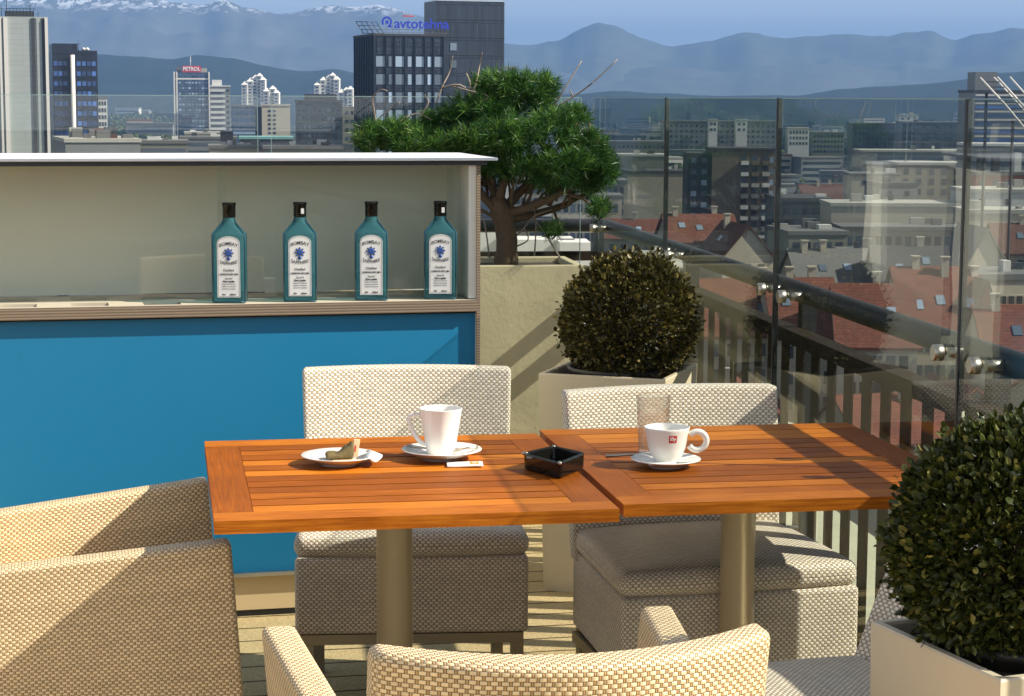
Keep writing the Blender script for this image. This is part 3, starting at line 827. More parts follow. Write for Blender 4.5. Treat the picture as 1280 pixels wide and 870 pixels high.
# ---- pine
def smooth_path(pts, n=4):
    pts = [Vector(p) for p in pts]; out = []
    for i in range(len(pts) - 1):
        p0, p1, p2, p3 = pts[max(i - 1, 0)], pts[i], pts[i + 1], pts[min(i + 2, len(pts) - 1)]
        for k in range(n):
            t_ = k / n
            out.append(0.5 * ((2 * p1) + (p2 - p0) * t_ + (2 * p0 - 5 * p1 + 4 * p2 - p3) * t_ ** 2 + (3 * p1 - p0 - 3 * p2 + p3) * t_ ** 3))
    out.append(pts[-1]); return out
def pine():
    o = at(632, 330, 7.98); o.z = 0.86
    r = thing('pine_tree', 'small bonsai shaped pine with dense green needles in the concrete planter', 'pine tree', o)
    Y0 = 7.98
    def P(x, y, d=0.0): return at(x, y, Y0 + d) - o
    tr = MB()
    tr.tube(smooth_path([P(632, 345), P(633, 300), P(628, 268), P(618, 245)]), [q * 0.86 for q in (0.068, 0.062, 0.056, 0.05, 0.048, 0.044, 0.046, 0.05, 0.056, 0.05, 0.042, 0.036, 0.03)], 14)
    # gnarled bark outline
    tr.v = [v + Vector((noise.noise(v * 28), noise.noise(v * 28 + Vector((9, 0, 0))), noise.noise(v * 28 + Vector((0, 9, 0))))) * 0.010 for v in tr.v]
    tr.build('trunk', M['bark'], r)
    br = [
        [(625, 268, 0), (600, 240, -.03), (585, 220, 0), (560, 190, .03)], [(628, 262, 0), (655, 235, .03), (672, 215, .05), (690, 180, .04)],
        [(632, 268, 0), (670, 256, -.05), (705, 240, -.06), (740, 222, -.05), (757, 200, -.03)], [(632, 275, 0), (690, 262, .05), (725, 246, .08), (750, 236, .1)],
        [(622, 255, 0), (632, 225, -.05), (648, 200, -.07), (650, 150, -.05)], [(618, 248, 0), (612, 215, .03), (605, 180, .02), (600, 140, .0)],
        [(600, 240, -.03), (570, 215, -.06), (530, 190, -.08), (470, 175, -.05)], [(655, 235, .03), (690, 222, .08), (720, 190, .1), (745, 175, .08)],
        [(705, 240, -.06), (730, 250, -.08), (748, 262, -.09)], [(612, 215, .03), (570, 175, .08), (520, 160, .1), (480, 160, .08)],
        [(690, 262, .05), (700, 285, .05), (690, 300, .03)], [(620, 270, 0), (600, 262, -.02), (590, 255, -.02)]]
    b = MB()
    for q in br:
        pts = smooth_path([P(*p) for p in q])
        n = len(pts); r0_ = 0.020 if len(q) > 3 else 0.010
        b.tube(pts, [r0_ * (1 - 0.72 * i / (n - 1)) for i in range(n)], 7)
    for k in range(46):
        x = R.uniform(560, 750); y1 = R.uniform(150, 215); y0 = R.uniform(225, 262); x0 = 640 + (x - 640) * R.uniform(.45, .8); dd = R.uniform(-.12, .14)
        b.tube(smooth_path([P(x0, y0, dd * .4), P((x + x0) / 2 + R.uniform(-9, 9), (y0 + y1) / 2 + R.uniform(-4, 8), dd * .8), P(x, y1, dd)], 3), [.0065, .006, .0055, .005, .004, .003, .002], 5)
    b.v = [v + Vector((noise.noise(v * 30), noise.noise(v * 30 + Vector((9, 0, 0))), noise.noise(v * 30 + Vector((0, 9, 0))))) * 0.008 for v in b.v]
    b.build('branch', M['bark'], r)
    tw = MB()
    for q, w in (([(752, 160), (770, 125), (708, 118)], 0), ):
        pass
    twl = [[(688, 140), (705, 112), (727, 76)], [(695, 134), (735, 108), (772, 74)], [(735, 108), (741, 103)], [(716, 120), (712, 112)],
           [(545, 130), (553, 108), (562, 90), (566, 70)], [(590, 120), (596, 100), (600, 80), (603, 66)], [(566, 108), (585, 113), (610, 120), (600, 128)],
           [(480, 185), (470, 170), (472, 150), (490, 135), (500, 128)], [(470, 170), (482, 160), (500, 152), (510, 148)], [(474, 180), (468, 140), (466, 122), (476, 112), (484, 114)],
           [(520, 152), (535, 130), (531, 118)], [(500, 152), (520, 142), (540, 150)], [(552, 110), (575, 106), (598, 122), (625, 118)], [(583, 92), (588, 106), (584, 120)],
           [(640, 300), (655, 285), (668, 270), (690, 262)], [(640, 310), (660, 300), (655, 285)], [(700, 322), (680, 290), (665, 270)], [(668, 320), (670, 285), (668, 262)], [(612, 322), (606, 280), (600, 262)]]
    for q in twl:
        pts = smooth_path([P(x, y, R.uniform(-.04, .04) - (0.05 if y < 160 else 0)) for x, y in q])
        n = len(pts); tw.tube(pts, [0.0030 * (1 - 0.6 * i / (n - 1)) + 0.0008 for i in range(n)], 5)
    tag(tw.build('twigs', M['twig'], r), kind='stuff')
    lobes = [(640, 208, 48, 16, -.06, 9), (700, 226, 42, 14, -.08, 9), (588, 206, 30, 12, -.05, 6), (628, 104, 42, 14, .04, 14), (665, 108, 34, 16, .02, 12), (648, 120, 54, 22, .05, 26), (600, 135, 45, 20, .0, 16), (560, 152, 40, 18, .05, 18), (500, 172, 52, 22, .0, 26), (465, 175, 24, 22, -.02, 12), (540, 182, 60, 20, -.08, 22),
             (600, 180, 60, 25, -.1, 28), (640, 170, 50, 30, -.12, 22), (690, 165, 40, 30, -.05, 20), (700, 205, 45, 26, -.08, 20), (735, 190, 28, 28, .0, 18), (752, 215, 22, 26, .02, 14),
             (655, 215, 45, 16, -.05, 10), (730, 235, 30, 12, .05, 8), (748, 262, 12, 12, -.09, 5), (690, 290, 10, 8, .04, 3), (715, 148, 30, 16, .08, 10), (600, 205, 30, 14, .02, 7), (640, 140, 55, 25, .15, 14)]
    f = MB()
    for cx, cy_, rx, ry, dd, nt_ in lobes:
        for k in range(int(nt_ * 4.0)):
            while True:
                u, v, w = R.uniform(-1, 1), R.uniform(-1, 1), R.uniform(-1, 1)
                if .25 < u * u + v * v + w * w <= 1 and (v < .35 or R.random() < .3): break
            c = P(cx + u * rx * .88, cy_ + v * ry * .8, dd * 1.2 + w * 0.15)
            cc = P(cx, cy_ + ry * 0.8, dd)
            out = (c - cc)
            out = (out.normalized() if out.length > 1e-4 else Vector((0, 0, 1))) + Vector((0, 0, 0.55)) + Vector((R.uniform(-.4, .4), R.uniform(-.5, .3), R.uniform(-.2, .3)))
            out.normalize()
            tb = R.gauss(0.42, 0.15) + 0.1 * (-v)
            nl = R.randint(34, 48)
            for i in range(nl):
                st = c + out * R.uniform(-0.030, 0.018)
                d = (out * R.uniform(0.4, 1.1) + Vector((R.gauss(0, .55), R.gauss(0, .55), R.gauss(0, .55)))).normalized()
                l = R.uniform(0.032, 0.058); sd_ = d.cross(Vector((R.uniform(-1, 1), R.uniform(-1, 1), R.uniform(-1, 1)))).normalized() * R.uniform(0.0010, 0.0015)
                e_ = st + d * l + Vector((0, 0, -0.004)); mid = st + d * l * 0.5
                n = len(f.v); f.v += [st - sd_ * .7, st + sd_ * .7, mid + sd_, e_, mid - sd_]
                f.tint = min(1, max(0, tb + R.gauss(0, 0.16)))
                f.face((n, n + 1, n + 2, n + 3, n + 4))
    f.build('needles', M['needles'], r)
pine()

# ---- things on the tables
def put(x, y, z=TZ): return atz(x, y, z)
def saucer(label, loc, rad_, name='saucer', cat='saucer', h=0.02):
    m = MB(); q = rad_
    m.lathe([(q * .50, 0.0), (q * .52, 0.004), (q * .62, 0.006), (q * .97, h), (q, h + .001), (q * .985, h + .0025), (q * .64, .0105), (q * .3, .009), (0, .009)], 64)
    o = m.build(name, M['porcelain'], None, loc); return tag(o, label, cat)
sp = put(552, 573); saucer('white saucer under the tall mug', sp, 0.091, h=0.021)
def handle(m, pts, r_, n=10): m.tube(smooth_path(pts, 6), r_, n)
mug = thing('coffee_mug', 'tall white flared coffee mug with its handle towards the plate', 'mug', sp + Vector((-0.002, 0.0, 0.0102)), 0)
m = MB(); m.lathe([(0.030, 0.0), (0.0315, 0.002), (0.036, 0.03), (0.0425, 0.068), (0.0482, 0.1035), (0.0488, 0.105), (0.0475, 0.1055), (0.0462, 0.104), (0.040, 0.066), (0.034, 0.03), (0.028, 0.006), (0.0, 0.005)], 64); m.build('body', M['porcelain'], mug)
m = MB(); handle(m, [(-0.042, 0, 0.087), (-0.052, 0, 0.0895), (-0.062, 0, 0.0895), (-0.069, 0, 0.086), (-0.0715, 0, 0.079), (-0.070, 0, 0.070), (-0.064, 0, 0.053), (-0.056, 0, 0.039), (-0.046, 0, 0.028), (-0.034, 0, 0.022)], 0.0050, 14); m.build('handle', M['porcelain'], mug)
m = MB(); m.lathe([(0.0385, 0.058), (0.0, 0.0582)], 40); m.build('coffee', M['coffee'], mug)
cp = put(832, 583); saucer('white saucer under the espresso cup', cp, 0.078, h=0.017)
cup = thing('espresso_cup', 'rounded white espresso cup with a small red square logo', 'cup', cp + Vector((0.002, 0.0, 0.0102)), 0)
cprof = [(0.024, 0.0), (0.0255, 0.0015), (0.0255, 0.004), (0.034, 0.014), (0.0415, 0.032), (0.0465, 0.055), (0.0495, 0.074), (0.0505, 0.0785), (0.0492, 0.0795), (0.0475, 0.077), (0.044, 0.055), (0.038, 0.032), (0.030, 0.013), (0.0, 0.008)]
m = MB(); m.lathe(cprof, 64); m.build('body', M['porcelain'], cup)
m = MB(); ring_ = [(0.066 + 0.0205 * math.cos(a), -0.012, 0.050 + 0.0205 * math.sin(a)) for a in [pi * 0.78 - 2 * pi * 0.80 * i / 18 for i in range(19)]]
m.tube(ring_, 0.0068, 12); m.build('handle', M['porcelain'], cup)
m = MB(); m.lathe([(0.0375, 0.030), (0.0, 0.0302)], 40); m.build('coffee', M['coffee'], cup)
def cup_r(z):
    for (r0_, z0), (r1_, z1) in zip(cprof, cprof[1:]):
        if z0 <= z <= z1: return r0_ + (r1_ - r0_) * (z - z0) / (z1 - z0)
    return 0.045
lgm = MB(); lgm.sm = True
a0, a1, z0, z1 = -pi / 2 + 0.02, -pi / 2 + 0.40, 0.050, 0.066
for i in range(5):
    for j in range(4):
        z = z0 + (z1 - z0) * j / 3; a = a0 + (a1 - a0) * i / 4; q = cup_r(z) + 0.0004
        lgm.v.append(Vector((q * math.cos(a), q * math.sin(a), z)))
for i in range(4):
    for j in range(3):
        lgm.face((i * 4 + j, (i + 1) * 4 + j, (i + 1) * 4 + j + 1, i * 4 + j + 1))
lo_ = lgm.build('logo', M['red_mark'], cup)
tm = text_mesh('illy', 0.0125, M['white_mark'], 0, 0.0003)
for v in tm.vertices:
    z = (z0 + z1) / 2 + v.co.z + 0.0008; a = (a0 + a1) / 2 + v.co.x / 0.047; q = cup_r(z) + 0.0009
    v.co = (q * math.cos(a), q * math.sin(a), z)
inst('lettering', tm, lo_)
gp = put(816, 570); gp = put(816, 567)
gl = MB(); gl.lathe([(0.031, 0.0), (0.033, 0.003), (0.0395, 0.132), (0.0402, 0.1345), (0.039, 0.135), (0.0375, 0.132), (0.031, 0.014), (0.0, 0.012)], 56)
tag(gl.build('water_glass', M['tumbler'], None, gp), 'empty clear water glass standing behind the espresso cup', 'glass')
pp = put(424, 580); saucer('small white plate holding a used tea bag', pp, 0.085, 'small_plate', 'plate', 0.020)
# used tea bag
tb = MB(); tb.rbox(0.031, 0.019, 0.007, 0.006, (12, 8, 3), (0, 0, 0.007))
tb.deform(lambda x, y, z: (x, y, z * (1.0 + 1.5 * max(0, (x + .006) / .031) ** 1.3) + 0.005 * noise.noise(Vector((x, y, z)) * 95) * (z > .004)))
tag(tb.build('tea_bag', M['tea'], None, pp + Vector((0.0, 0.01, 0.011)), (0, 0, 0.2)), 'squeezed greenish used tea bag on the small plate', 'tea bag')
tp = MB(); tp.rbox(0.006, 0.0015, 0.020, 0.0012, (2, 1, 4), (0, 0, 0.02)); tp.deform(lambda x, y, z: (x * (1 + 8 * max(0, z - .02)) * 1.1, y + 0.1 * z, z))
o = tp.build('tea_packet', M['tan_paper'], None, pp + Vector((0.034, 0.022, 0.012)), (0, 0.12, 0.3)); tag(o, 'torn tan paper tea packet standing upright on the plate', 'packet')
s = MB(); s.box(-0.0045, -0.001, -0.0022, -0.0017, 0.012, 0.026); s.build('stripe', M['red_mark'], o)
tc = MB(); tc.prism([(-0.022, -0.018), (0.02, -0.012), (0.03, 0.012), (-0.01, 0.016)], 0, 0.001); tag(tc.build('tea_tag', M['tan_paper'], None, pp + Vector((0.004, -0.006, 0.0098)), (0, 0, 0.1)), 'flat tan paper tag lying under the tea bag', 'tag')
# napkin strip over the plate rim
nk = MB(); nk.sm = True; N = 10
for i in range(N + 1):
    t_ = i / N; a = -0.5 + 1.1 * t_
    for w in (0.0, 1.0):
        q = 0.066 + 0.030 * w
        z = 0.017 + 0.010 * math.sin(pi * t_) * (1 - .5 * w) - 0.009 * w + 0.002
        nk.v.append(Vector((q * math.cos(a), q * math.sin(a), z)))
for i in range(N): nk.face((2 * i, 2 * i + 1, 2 * i + 3, 2 * i + 2))
base = len(nk.v); nk.v += [v + Vector((0, 0, -0.0012)) for v in nk.v]
for i in range(N): nk.face((base + 2 * i, base + 2 * i + 2, base + 2 * i + 3, base + 2 * i + 1))
for i in range(N):
    nk.face((2 * i + 1, base + 2 * i + 1, base + 2 * i + 3, 2 * i + 3)); nk.face((2 * i, 2 * i + 2, base + 2 * i + 2, base + 2 * i))
nk.face((0, base, base + 1, 1)); nk.face((2 * N, 2 * N + 1, base + 2 * N + 1, base + 2 * N))
tag(nk.build('napkin', M['paper'], None, pp + Vector((0, 0, 0.0035))), 'folded white paper napkin over the rim of the small plate', 'napkin')
# spoons
def spoon(label, loc, rz, tilt, L_=0.125):
    m = MB(); m.tube([(0, 0, 0), (L_ * .4, 0, 0.0012), (L_ * .75, 0, 0.0005)], [0.0036, 0.0026, 0.0018], 8)
    b = len(m.v); m.sm = True; n = 16
    prev = None
    for k, (s_, dz) in enumerate(((1, 0.0), (0.85, -0.0028), (0.5, -0.0045), (0.15, -0.005))):
        cur = len(m.v)
        for i in range(n):
            a = 2 * pi * i / n
            m.v.append(Vector((L_ * .88 + 0.019 * s_ * math.cos(a), 0.0115 * s_ * math.sin(a), dz + 0.002)))
        if prev is not None:
            for i in range(n):
                j = (i + 1) % n; m.face((prev + i, prev + j, cur + j, cur + i)); 
        prev = cur
    m.face([prev + i for i in range(n)])
    up = len(m.v); m.v += [m.v[b + i] + Vector((0, 0, 0.0009)) for i in range(n)]
    for i in range(n):
        j = (i + 1) % n; m.face((b + j, b + i, up + i, up + j))
    c_ = len(m.v); m.v.append(Vector((L_ * .88, 0, -0.002)))
    for i in range(n): m.face((up + i, up + (i + 1) % n, c_))
    o = m.build('teaspoon', M['chrome'], None, loc, (0, tilt, rz)); return tag(o, label, 'spoon')
spoon('teaspoon lying on the mug saucer with its handle up on the left rim', sp + Vector((-0.078, 0.018, 0.0255)), -0.45, 0.07, 0.095)
spoon('teaspoon lying on the right side of the mug saucer, its tip dark', sp + Vector((0.082, 0.012, 0.0245)), pi + 0.35, 0.09, 0.06)
spoon('teaspoon whose long handle sticks out over the rim of the espresso saucer', put(757, 578) + Vector((0, 0, 0.014)), 0.18, -0.02, 0.145)
# sugar packets
def packet(label, c, rz, w=0.040, d=0.023, mark=True):
    m = MB(); m.rbox(w, d, 0.0022, 0.0018, (6, 4, 1), (0, 0, 0.003)); m.deform(lambda x, y, z: (x, y, z + 0.0008 * math.sin(x * 60)))
    o = m.build('sugar_packet', M['paper'], None, c, (0, 0, rz)); tag(o, label, 'sugar packet')
    if mark:
        q = MB(); q.box(w * .28, w * .78, -d * .72, d * .72, 0.0058, 0.0063); k = q.build('printed_mark', M['ink_gold'], o)
        q = MB(); q.box(w * .40, w * .66, -d * .4, d * .45, 0.0064, 0.0067); q.build('printed_inset', M['tan_paper'], k)
    return o
packet('white sugar packet with a gold square lying in front of the mug saucer', put(581, 582), 0.06)
packet('white sugar packet lying on the espresso saucer in front of the cup', cp + Vector((-0.012, -0.052, 0.0125)), 0.06, 0.030, 0.007, False)
# ashtray
tl, tbk, trr, tf = put(653, 566, TZ + .036), put(692, 557, TZ + .036), put(731.5, 566, TZ + .036), put(700, 579, TZ + .036)
ctr = (tl + tbk + trr + tf) / 4
ash = thing('ashtray', 'square black glass ashtray set across the joint of the two tables', 'ashtray', (ctr.x, ctr.y, TZ + 0.0005), 0)
cor = [q - ctr for q in (tf, trr, tbk, tl)]
m = MB()
def rr(k, z, rc):
    out = []
    for i in range(4):
        c0 = cor[i] * k; pv_ = cor[i - 1] * k; nx_ = cor[(i + 1) % 4] * k
        a = c0 + (pv_ - c0) * rc; b = c0 + (nx_ - c0) * rc
        for t_ in (0, .33, .67, 1):
            p = a * (1 - t_) ** 2 + c0 * 2 * t_ * (1 - t_) + b * t_ * t_
            out.append(Vector((p.x, p.y, z)))
    return out
rings = [rr(0.94, 0, .12), rr(1.0, .003, .12), rr(1.02, .033, .12), rr(1.0, .036, .12), rr(.90, .036, .12), rr(.87, .034, .12), rr(.80, .010, .12), rr(.2, .009, .12)]
for k, rg in enumerate(rings):
    m.v += rg
n = 16
for k in range(len(rings) - 1):
    for i in range(n):
        j = (i + 1) % n; m.face((k * n + i, k * n + j, (k + 1) * n + j, (k + 1) * n + i))
m.face([i for i in reversed(range(n))]); m.face([(len(rings) - 1) * n + i for i in range(n)])
m.build('bowl', M['black_gloss'], ash)
nm = MB(); nm.rbox(0.007, 0.004, 0.0035, 0.003, (2, 2, 2))
for q in (tl, tf, tbk):
    d = q - ctr; inst('notch', nm.mesh('notch', M['chrome']), ash, (d.x * .93, d.y * .93, 0.0345), (0, 0, math.atan2(d.y, d.x)))
bt = MB(); bt.prism([(-0.014, -0.004), (0.012, -0.007), (0.016, 0.004), (-0.008, 0.008)], 0, 0.010)
tag(bt.build('paper_scrap', M['paper'], None, (ctr.x - 0.022, ctr.y + 0.006, TZ + 0.0105), (0.1, 0.2, 0.3)), 'crumpled scrap of white paper lying in the black ashtray', 'paper scrap')
# ================================================================== CITY
GZ = -45.0
def facade(name, base, line, sx, sz, wx=0.12, wz=0.1, rough=0.5, var=0.15):
    """plain cladding with panel joints every sx by sz metres"""
    t = NT(name); v = t.coord(); sp = t.n('ShaderNodeSeparateXYZ', i0=v)
    def ln(s_, p, w):
        f = t.math('FRACT', t.math('DIVIDE', s_, p)); return t.math('LESS_THAN', f, w)
    h = t.math('ADD', sp.outputs[0], sp.outputs[1])
    m = t.math('MAXIMUM', ln(h, sx, wx), ln(sp.outputs[2], sz, wz))
    cell = t.n('ShaderNodeTexWhiteNoise', _noise_dimensions='2D')
    t.set(cell.inputs['Vector'], t.n('ShaderNodeCombineXYZ', i0=t.math('FLOOR', t.math('DIVIDE', h, sx)), i1=t.math('FLOOR', t.math('DIVIDE', sp.outputs[2], sz))).outputs[0])
    n = t.noise(v, 0.12, 5, 0.6)
    k = t.math('ADD', 1 - var, t.math('MULTIPLY', t.math('ADD', cell.outputs[0], n), var))
    c = t.mix(m, base, line)
    c = t.mix(1.0, c, t.n('ShaderNodeCombineColor', i0=k, i1=k, i2=k).outputs[0], 'MULTIPLY')
    t.bsdf(c, rough)
    return t.m
def wallm(name, col, var=0.2):
    t = NT(name); v = t.coord()
    n = t.noise(v, 0.25, 6, 0.65); n2 = t.noise(t.map(v, (1.2, 1.2, 0.12)), 1.0, 4, 0.6)
    c = t.mix(t.math('ADD', t.math('MULTIPLY', n, 0.6), t.math('MULTIPLY', n2, 0.4)), scl(col, 1 - var), scl(col, 1 + var))
    t.bsdf(c, 0.8, 0, None, 0.2); return t.m
def tiles(name, col):
    t = NT(name); v = t.coord(); sp = t.n('ShaderNodeSeparateXYZ', i0=v)
    row = t.math('FRACT', t.math('DIVIDE', sp.outputs[2], 0.34))
    cell = t.n('ShaderNodeTexVoronoi', Vector=t.map(v, (1.6, 1.6, 3.0)), Scale=1.0)
    n = t.noise(v, 0.35, 6, 0.7); n2 = t.noise(t.map(v, (.8, .8, .15)), 2.0, 4, .7)
    c = t.mix(t.math('ADD', t.math('MULTIPLY', n, 0.6), t.math('MULTIPLY', t.n('ShaderNodeSeparateColor', i0=cell.outputs['Color']).outputs[0], 0.4)), scl(col, 0.55), scl(col, 1.35))
    c = t.mix(t.math('MULTIPLY', t.math('LESS_THAN', row, 0.22), 0.5), c, scl(col, 0.4))
    c = t.mix(t.math('MULTIPLY', t.math('GREATER_THAN', n2, 0.58), 0.4), c, (0.07, 0.06, 0.05))
    t.bsdf(c, 0.85, 0, None, 0.2); return t.m
def winm(name, col, bright=0.5, rough=0.15):
    t = NT(name); v = t.n('ShaderNodeObjectInfo').outputs['Random']
    c = t.mix(t.math('POWER', v, 2.0), scl(col, 0.5), scl(col, 1 + bright * 3))
    t.bsdf(c, rough, 0, None, 0.7); return t.m
M['navy_clad'] = facade('navy_clad', (0.012, 0.018, 0.034), (0.005, 0.007, 0.012), 0.75, 3.6, 0.3, 0.05, 0.35, 0.5)
M['slate_clad'] = facade('slate_clad', (0.028, 0.038, 0.058), (0.009, 0.012, 0.020), 0.62, 4.3, 0.18, 0.05, 0.4, 0.55)
M['grey_panel'] = facade('grey_panel', (0.34, 0.37, 0.35), (0.27, 0.29, 0.28), 60, 1.35, 0.001, 0.06, 0.6, 0.06)
M['fin_white'] = wallm('fin_white', (0.66, 0.63, 0.58), 0.08)
M['dark_office'] = facade('dark_office', (0.018, 0.022, 0.035), (0.010, 0.012, 0.02), 2.2, 3.4, 0.08, 0.12, 0.3, 0.3)
M['glass_blue'] = facade('glass_blue', (0.035, 0.065, 0.13), (0.10, 0.12, 0.15), 2.4, 3.3, 0.1, 0.16, 0.2, 0.55)
M['glass_dark'] = facade('glass_dark', (0.030, 0.038, 0.045), (0.055, 0.06, 0.065), 1.6, 3.4, 0.14, 0.22, 0.3, 0.55)
M['white_wall'] = wallm('white_wall', (0.56, 0.55, 0.52), 0.1)
M['cream_wall'] = wallm('cream_wall', (0.42, 0.38, 0.30), 0.12)
M['beige_wall'] = wallm('beige_wall', (0.29, 0.26, 0.20), 0.16)
M['olive_wall'] = wallm('olive_wall', (0.18, 0.18, 0.14), 0.18)
M['grey_wall'] = wallm('grey_wall', (0.17, 0.18, 0.18), 0.18)
M['brown_wall'] = wallm('brown_wall', (0.15, 0.12, 0.095), 0.2)
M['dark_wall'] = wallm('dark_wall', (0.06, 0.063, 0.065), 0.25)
M['red_wall'] = wallm('red_wall', (0.28, 0.075, 0.05), 0.2)
M['roof_grey'] = wallm('roof_grey', (0.14, 0.14, 0.135), 0.3)
M['roof_dark'] = wallm('roof_dark', (0.055, 0.055, 0.06), 0.3)
M['roof_pale'] = wallm('roof_pale', (0.36, 0.35, 0.31), 0.2)
M['roof_teal'] = wallm('roof_teal', (0.16, 0.32, 0.31), 0.2)
M['tile_red'] = tiles('tile_red', (0.155, 0.056, 0.037))
M['tile_dark'] = tiles('tile_dark', (0.10, 0.045, 0.034))
M['win'] = winm('win', (0.035, 0.045, 0.06))
M['win_sky'] = winm('win_sky', (0.16, 0.21, 0.27), 0.4)
M['win_blue'] = winm('win_blue', (0.03, 0.07, 0.20), 0.5)
M['sign_blue'] = plain('sign_blue', (0.02, 0.04, 0.42), 0.4)
M['sign_red'] = plain('sign_red', (0.50, 0.02, 0.05), 0.4)
M['leaf_far'] = leafy('leaf_far', (0.025, 0.040, 0.015), (0.05, 0.075, 0.025), (0.09, 0.12, 0.04), 0.7, 0.2, 0.05)
M['leaf_bare'] = leafy('leaf_bare', (0.06, 0.05, 0.035), (0.10, 0.085, 0.06), (0.15, 0.13, 0.08), 0.8, 0.2, 0.0)

def groundm():
    t = NT('city_ground'); v = t.coord()
    n = t.noise(v, 0.004, 8, 0.65); n2 = t.noise(v, 0.03, 6, 0.7)
    vo = t.n('ShaderNodeTexVoronoi', Vector=v, Scale=0.02)
    c = t.ramp(t.math('ADD', t.math('MULTIPLY', n, 0.6), t.math('MULTIPLY', n2, 0.4)), [(0.3, (0.010, 0.017, 0.007)), (0.5, (0.022, 0.028, 0.014)), (0.62, (0.05, 0.048, 0.040)), (0.75, (0.018, 0.026, 0.011))])
    c = t.mix(t.math('GREATER_THAN', t.n('ShaderNodeSeparateColor', i0=vo.outputs['Color']).outputs[0], 0.88), c, (0.12, 0.115, 0.10))
    t.bsdf(c, 0.9, 0, None, 0.1); return t.m
g = MB(); S = 16000
g.quad((-S, -3000, GZ), (S, -3000, GZ), (S, S, GZ), (-S, S, GZ))
tag(g.build('city_ground', groundm()), kind='structure')

# ---- hills and mountains
def hillm(name, cols, snow=None, patch=0.002):
    t = NT(name); v = t.coord(); sp = t.n('ShaderNodeSeparateXYZ', i0=v)
    n = t.noise(v, patch, 8, 0.68); n2 = t.noise(v, patch * 9, 6, 0.7)
    c = t.mix(t.math('ADD', t.math('MULTIPLY', n, 0.6), t.math('MULTIPLY', n2, 0.4)), cols[0], cols[1])
    if snow:
        zz = t.math('ADD', sp.outputs[2], t.math('MULTIPLY', t.math('SUBTRACT', n2, 0.5), snow[1]))
        m = t.math('MULTIPLY', t.math('SUBTRACT', zz, snow[0]), 1.0 / snow[2], clamp=True)
        m = t.math('MULTIPLY', m, t.math('GREATER_THAN', t.noise(t.map(v, (1, .35, .35)), 0.02, 7, 0.75), 0.51))
        c = t.mix(m, c, (0.62, 0.64, 0.68))
    t.bsdf(c, 0.95, 0, None, 0.05); return t.m
def ridge(name, prof, D, depth, mat, amp, px0=-1900, px1=2300, step=7, rows=16, seed=0, sharp=1.0):
    """a mountain range: its crest follows heights given by (px, py), sloping down on both sides"""
    m = MB(); m.sm = True
    xs = []; x = px0
    while x <= px1: xs.append(x); x += step
    def crest(x):
        if x <= prof[0][0]: py = prof[0][1]
        elif x >= prof[-1][0]: py = prof[-1][1]
        else:
            for (a, b), (c, d) in zip(prof, prof[1:]):
                if a <= x <= c:
                    q = (x - a) / (c - a); q = q * q * (3 - 2 * q) * .5 + q * .5; py = b + (d - b) * q; break
        return (121 - py) / FPX * D + CAMZ
    nr = rows * 2 + 1
    for x in xs:
        X = (x - 640) / FPX * D
        h = crest(x)
        h += amp * 0.25 * noise.fractal(Vector((X / D * 22, seed, 0.5)), 1.0, 2.1, 6)
        for r_ in range(nr):
            q = r_ / rows - 1            # -1 front foot, 0 crest, 1 back foot
            y = D + q * depth
            prf = (1 - abs(q)) ** sharp
            rg = noise.ridged_multi_fractal(Vector((X / D * 16, y / D * 16, seed)), 0.9, 2.1, 6, 0.9, 2.0) - 1.0
            z = GZ - 3 + (h - GZ + 3) * prf + amp * rg * prf * min(1, abs(q) * 4) * 0.6
            z = min(z, h + amp * .05)
            m.v.append(Vector((X * (y / D), y, z)))
    for i in range(len(xs) - 1):
        for r_ in range(nr - 1):
            a = i * nr + r_
            m.face((a, a + nr, a + nr + 1, a + 1))
    return tag(m.build(name, mat), kind='structure')
mt = hillm('mountain_rock', ((0.015, 0.025, 0.018), (0.20, 0.19, 0.17)), (378, 150, 40))
far1 = [(-1900, 30), (-1200, -5), (-700, 10), (-300, -20), (-60, -14), (60, -8), (120, -2), (180, 1), (215, 8), (255, 10), (285, 0), (312, 9), (350, 13), (400, 11), (450, 17), (520, 22), (600, 50), (680, 70), (800, 100), (2300, 100)]
ridge('mountains', far1, 9500, 2600, mt, 170, seed=3)
mt2 = hillm('mountain_forest', ((0.012, 0.022, 0.015), (0.15, 0.15, 0.11)))
far2 = [(-1900, 110), (300, 110), (480, 85), (580, 62), (640, 54), (690, 47), (725, 33), (745, 29), (765, 33), (800, 47), (835, 57), (880, 50), (925, 43), (960, 50), (1010, 49), (1040, 45), (1100, 46), (1130, 38), (1155, 34), (1185, 46), (1215, 37), (1260, 31), (1320, 34), (1500, 28), (1800, 44), (2300, 40)]
ridge('mountains', far2, 9000, 2500, mt2, 130, seed=11)
far3 = [(-1900, 118), (500, 118), (620, 92), (700, 88), (760, 92), (830, 84), (900, 88), (960, 80), (1050, 76), (1120, 84), (1200, 78), (1300, 74), (1500, 70), (2300, 66)]
ridge('mountain_foothills', far3, 7600, 1500, mt2, 60, seed=17)
hm = hillm('hill_forest', ((0.006, 0.012, 0.008), (0.035, 0.042, 0.026)), None, 0.006)
near1 = [(-1900, 100), (-900, 84), (-300, 96), (0, 84), (90, 76), (130, 71), (170, 74), (215, 78), (250, 74), (290, 78), (330, 86), (370, 92), (420, 90), (470, 97), (560, 106), (640, 113), (720, 119), (2300, 124)]
ridge('wooded_hill', near1, 4600, 900, hm, 40, step=4, rows=20, seed=23)
near2 = [(-1900, 126), (640, 122), (700, 116), (760, 112), (820, 115), (900, 117), (980, 116), (1040, 111), (1100, 105), (1150, 101), (1200, 96), (1250, 88), (1300, 82), (1400, 76), (1700, 82), (2300, 96)]
ridge('wooded_hill', near2, 3900, 700, hm, 22, step=4, rows=20, seed=31)

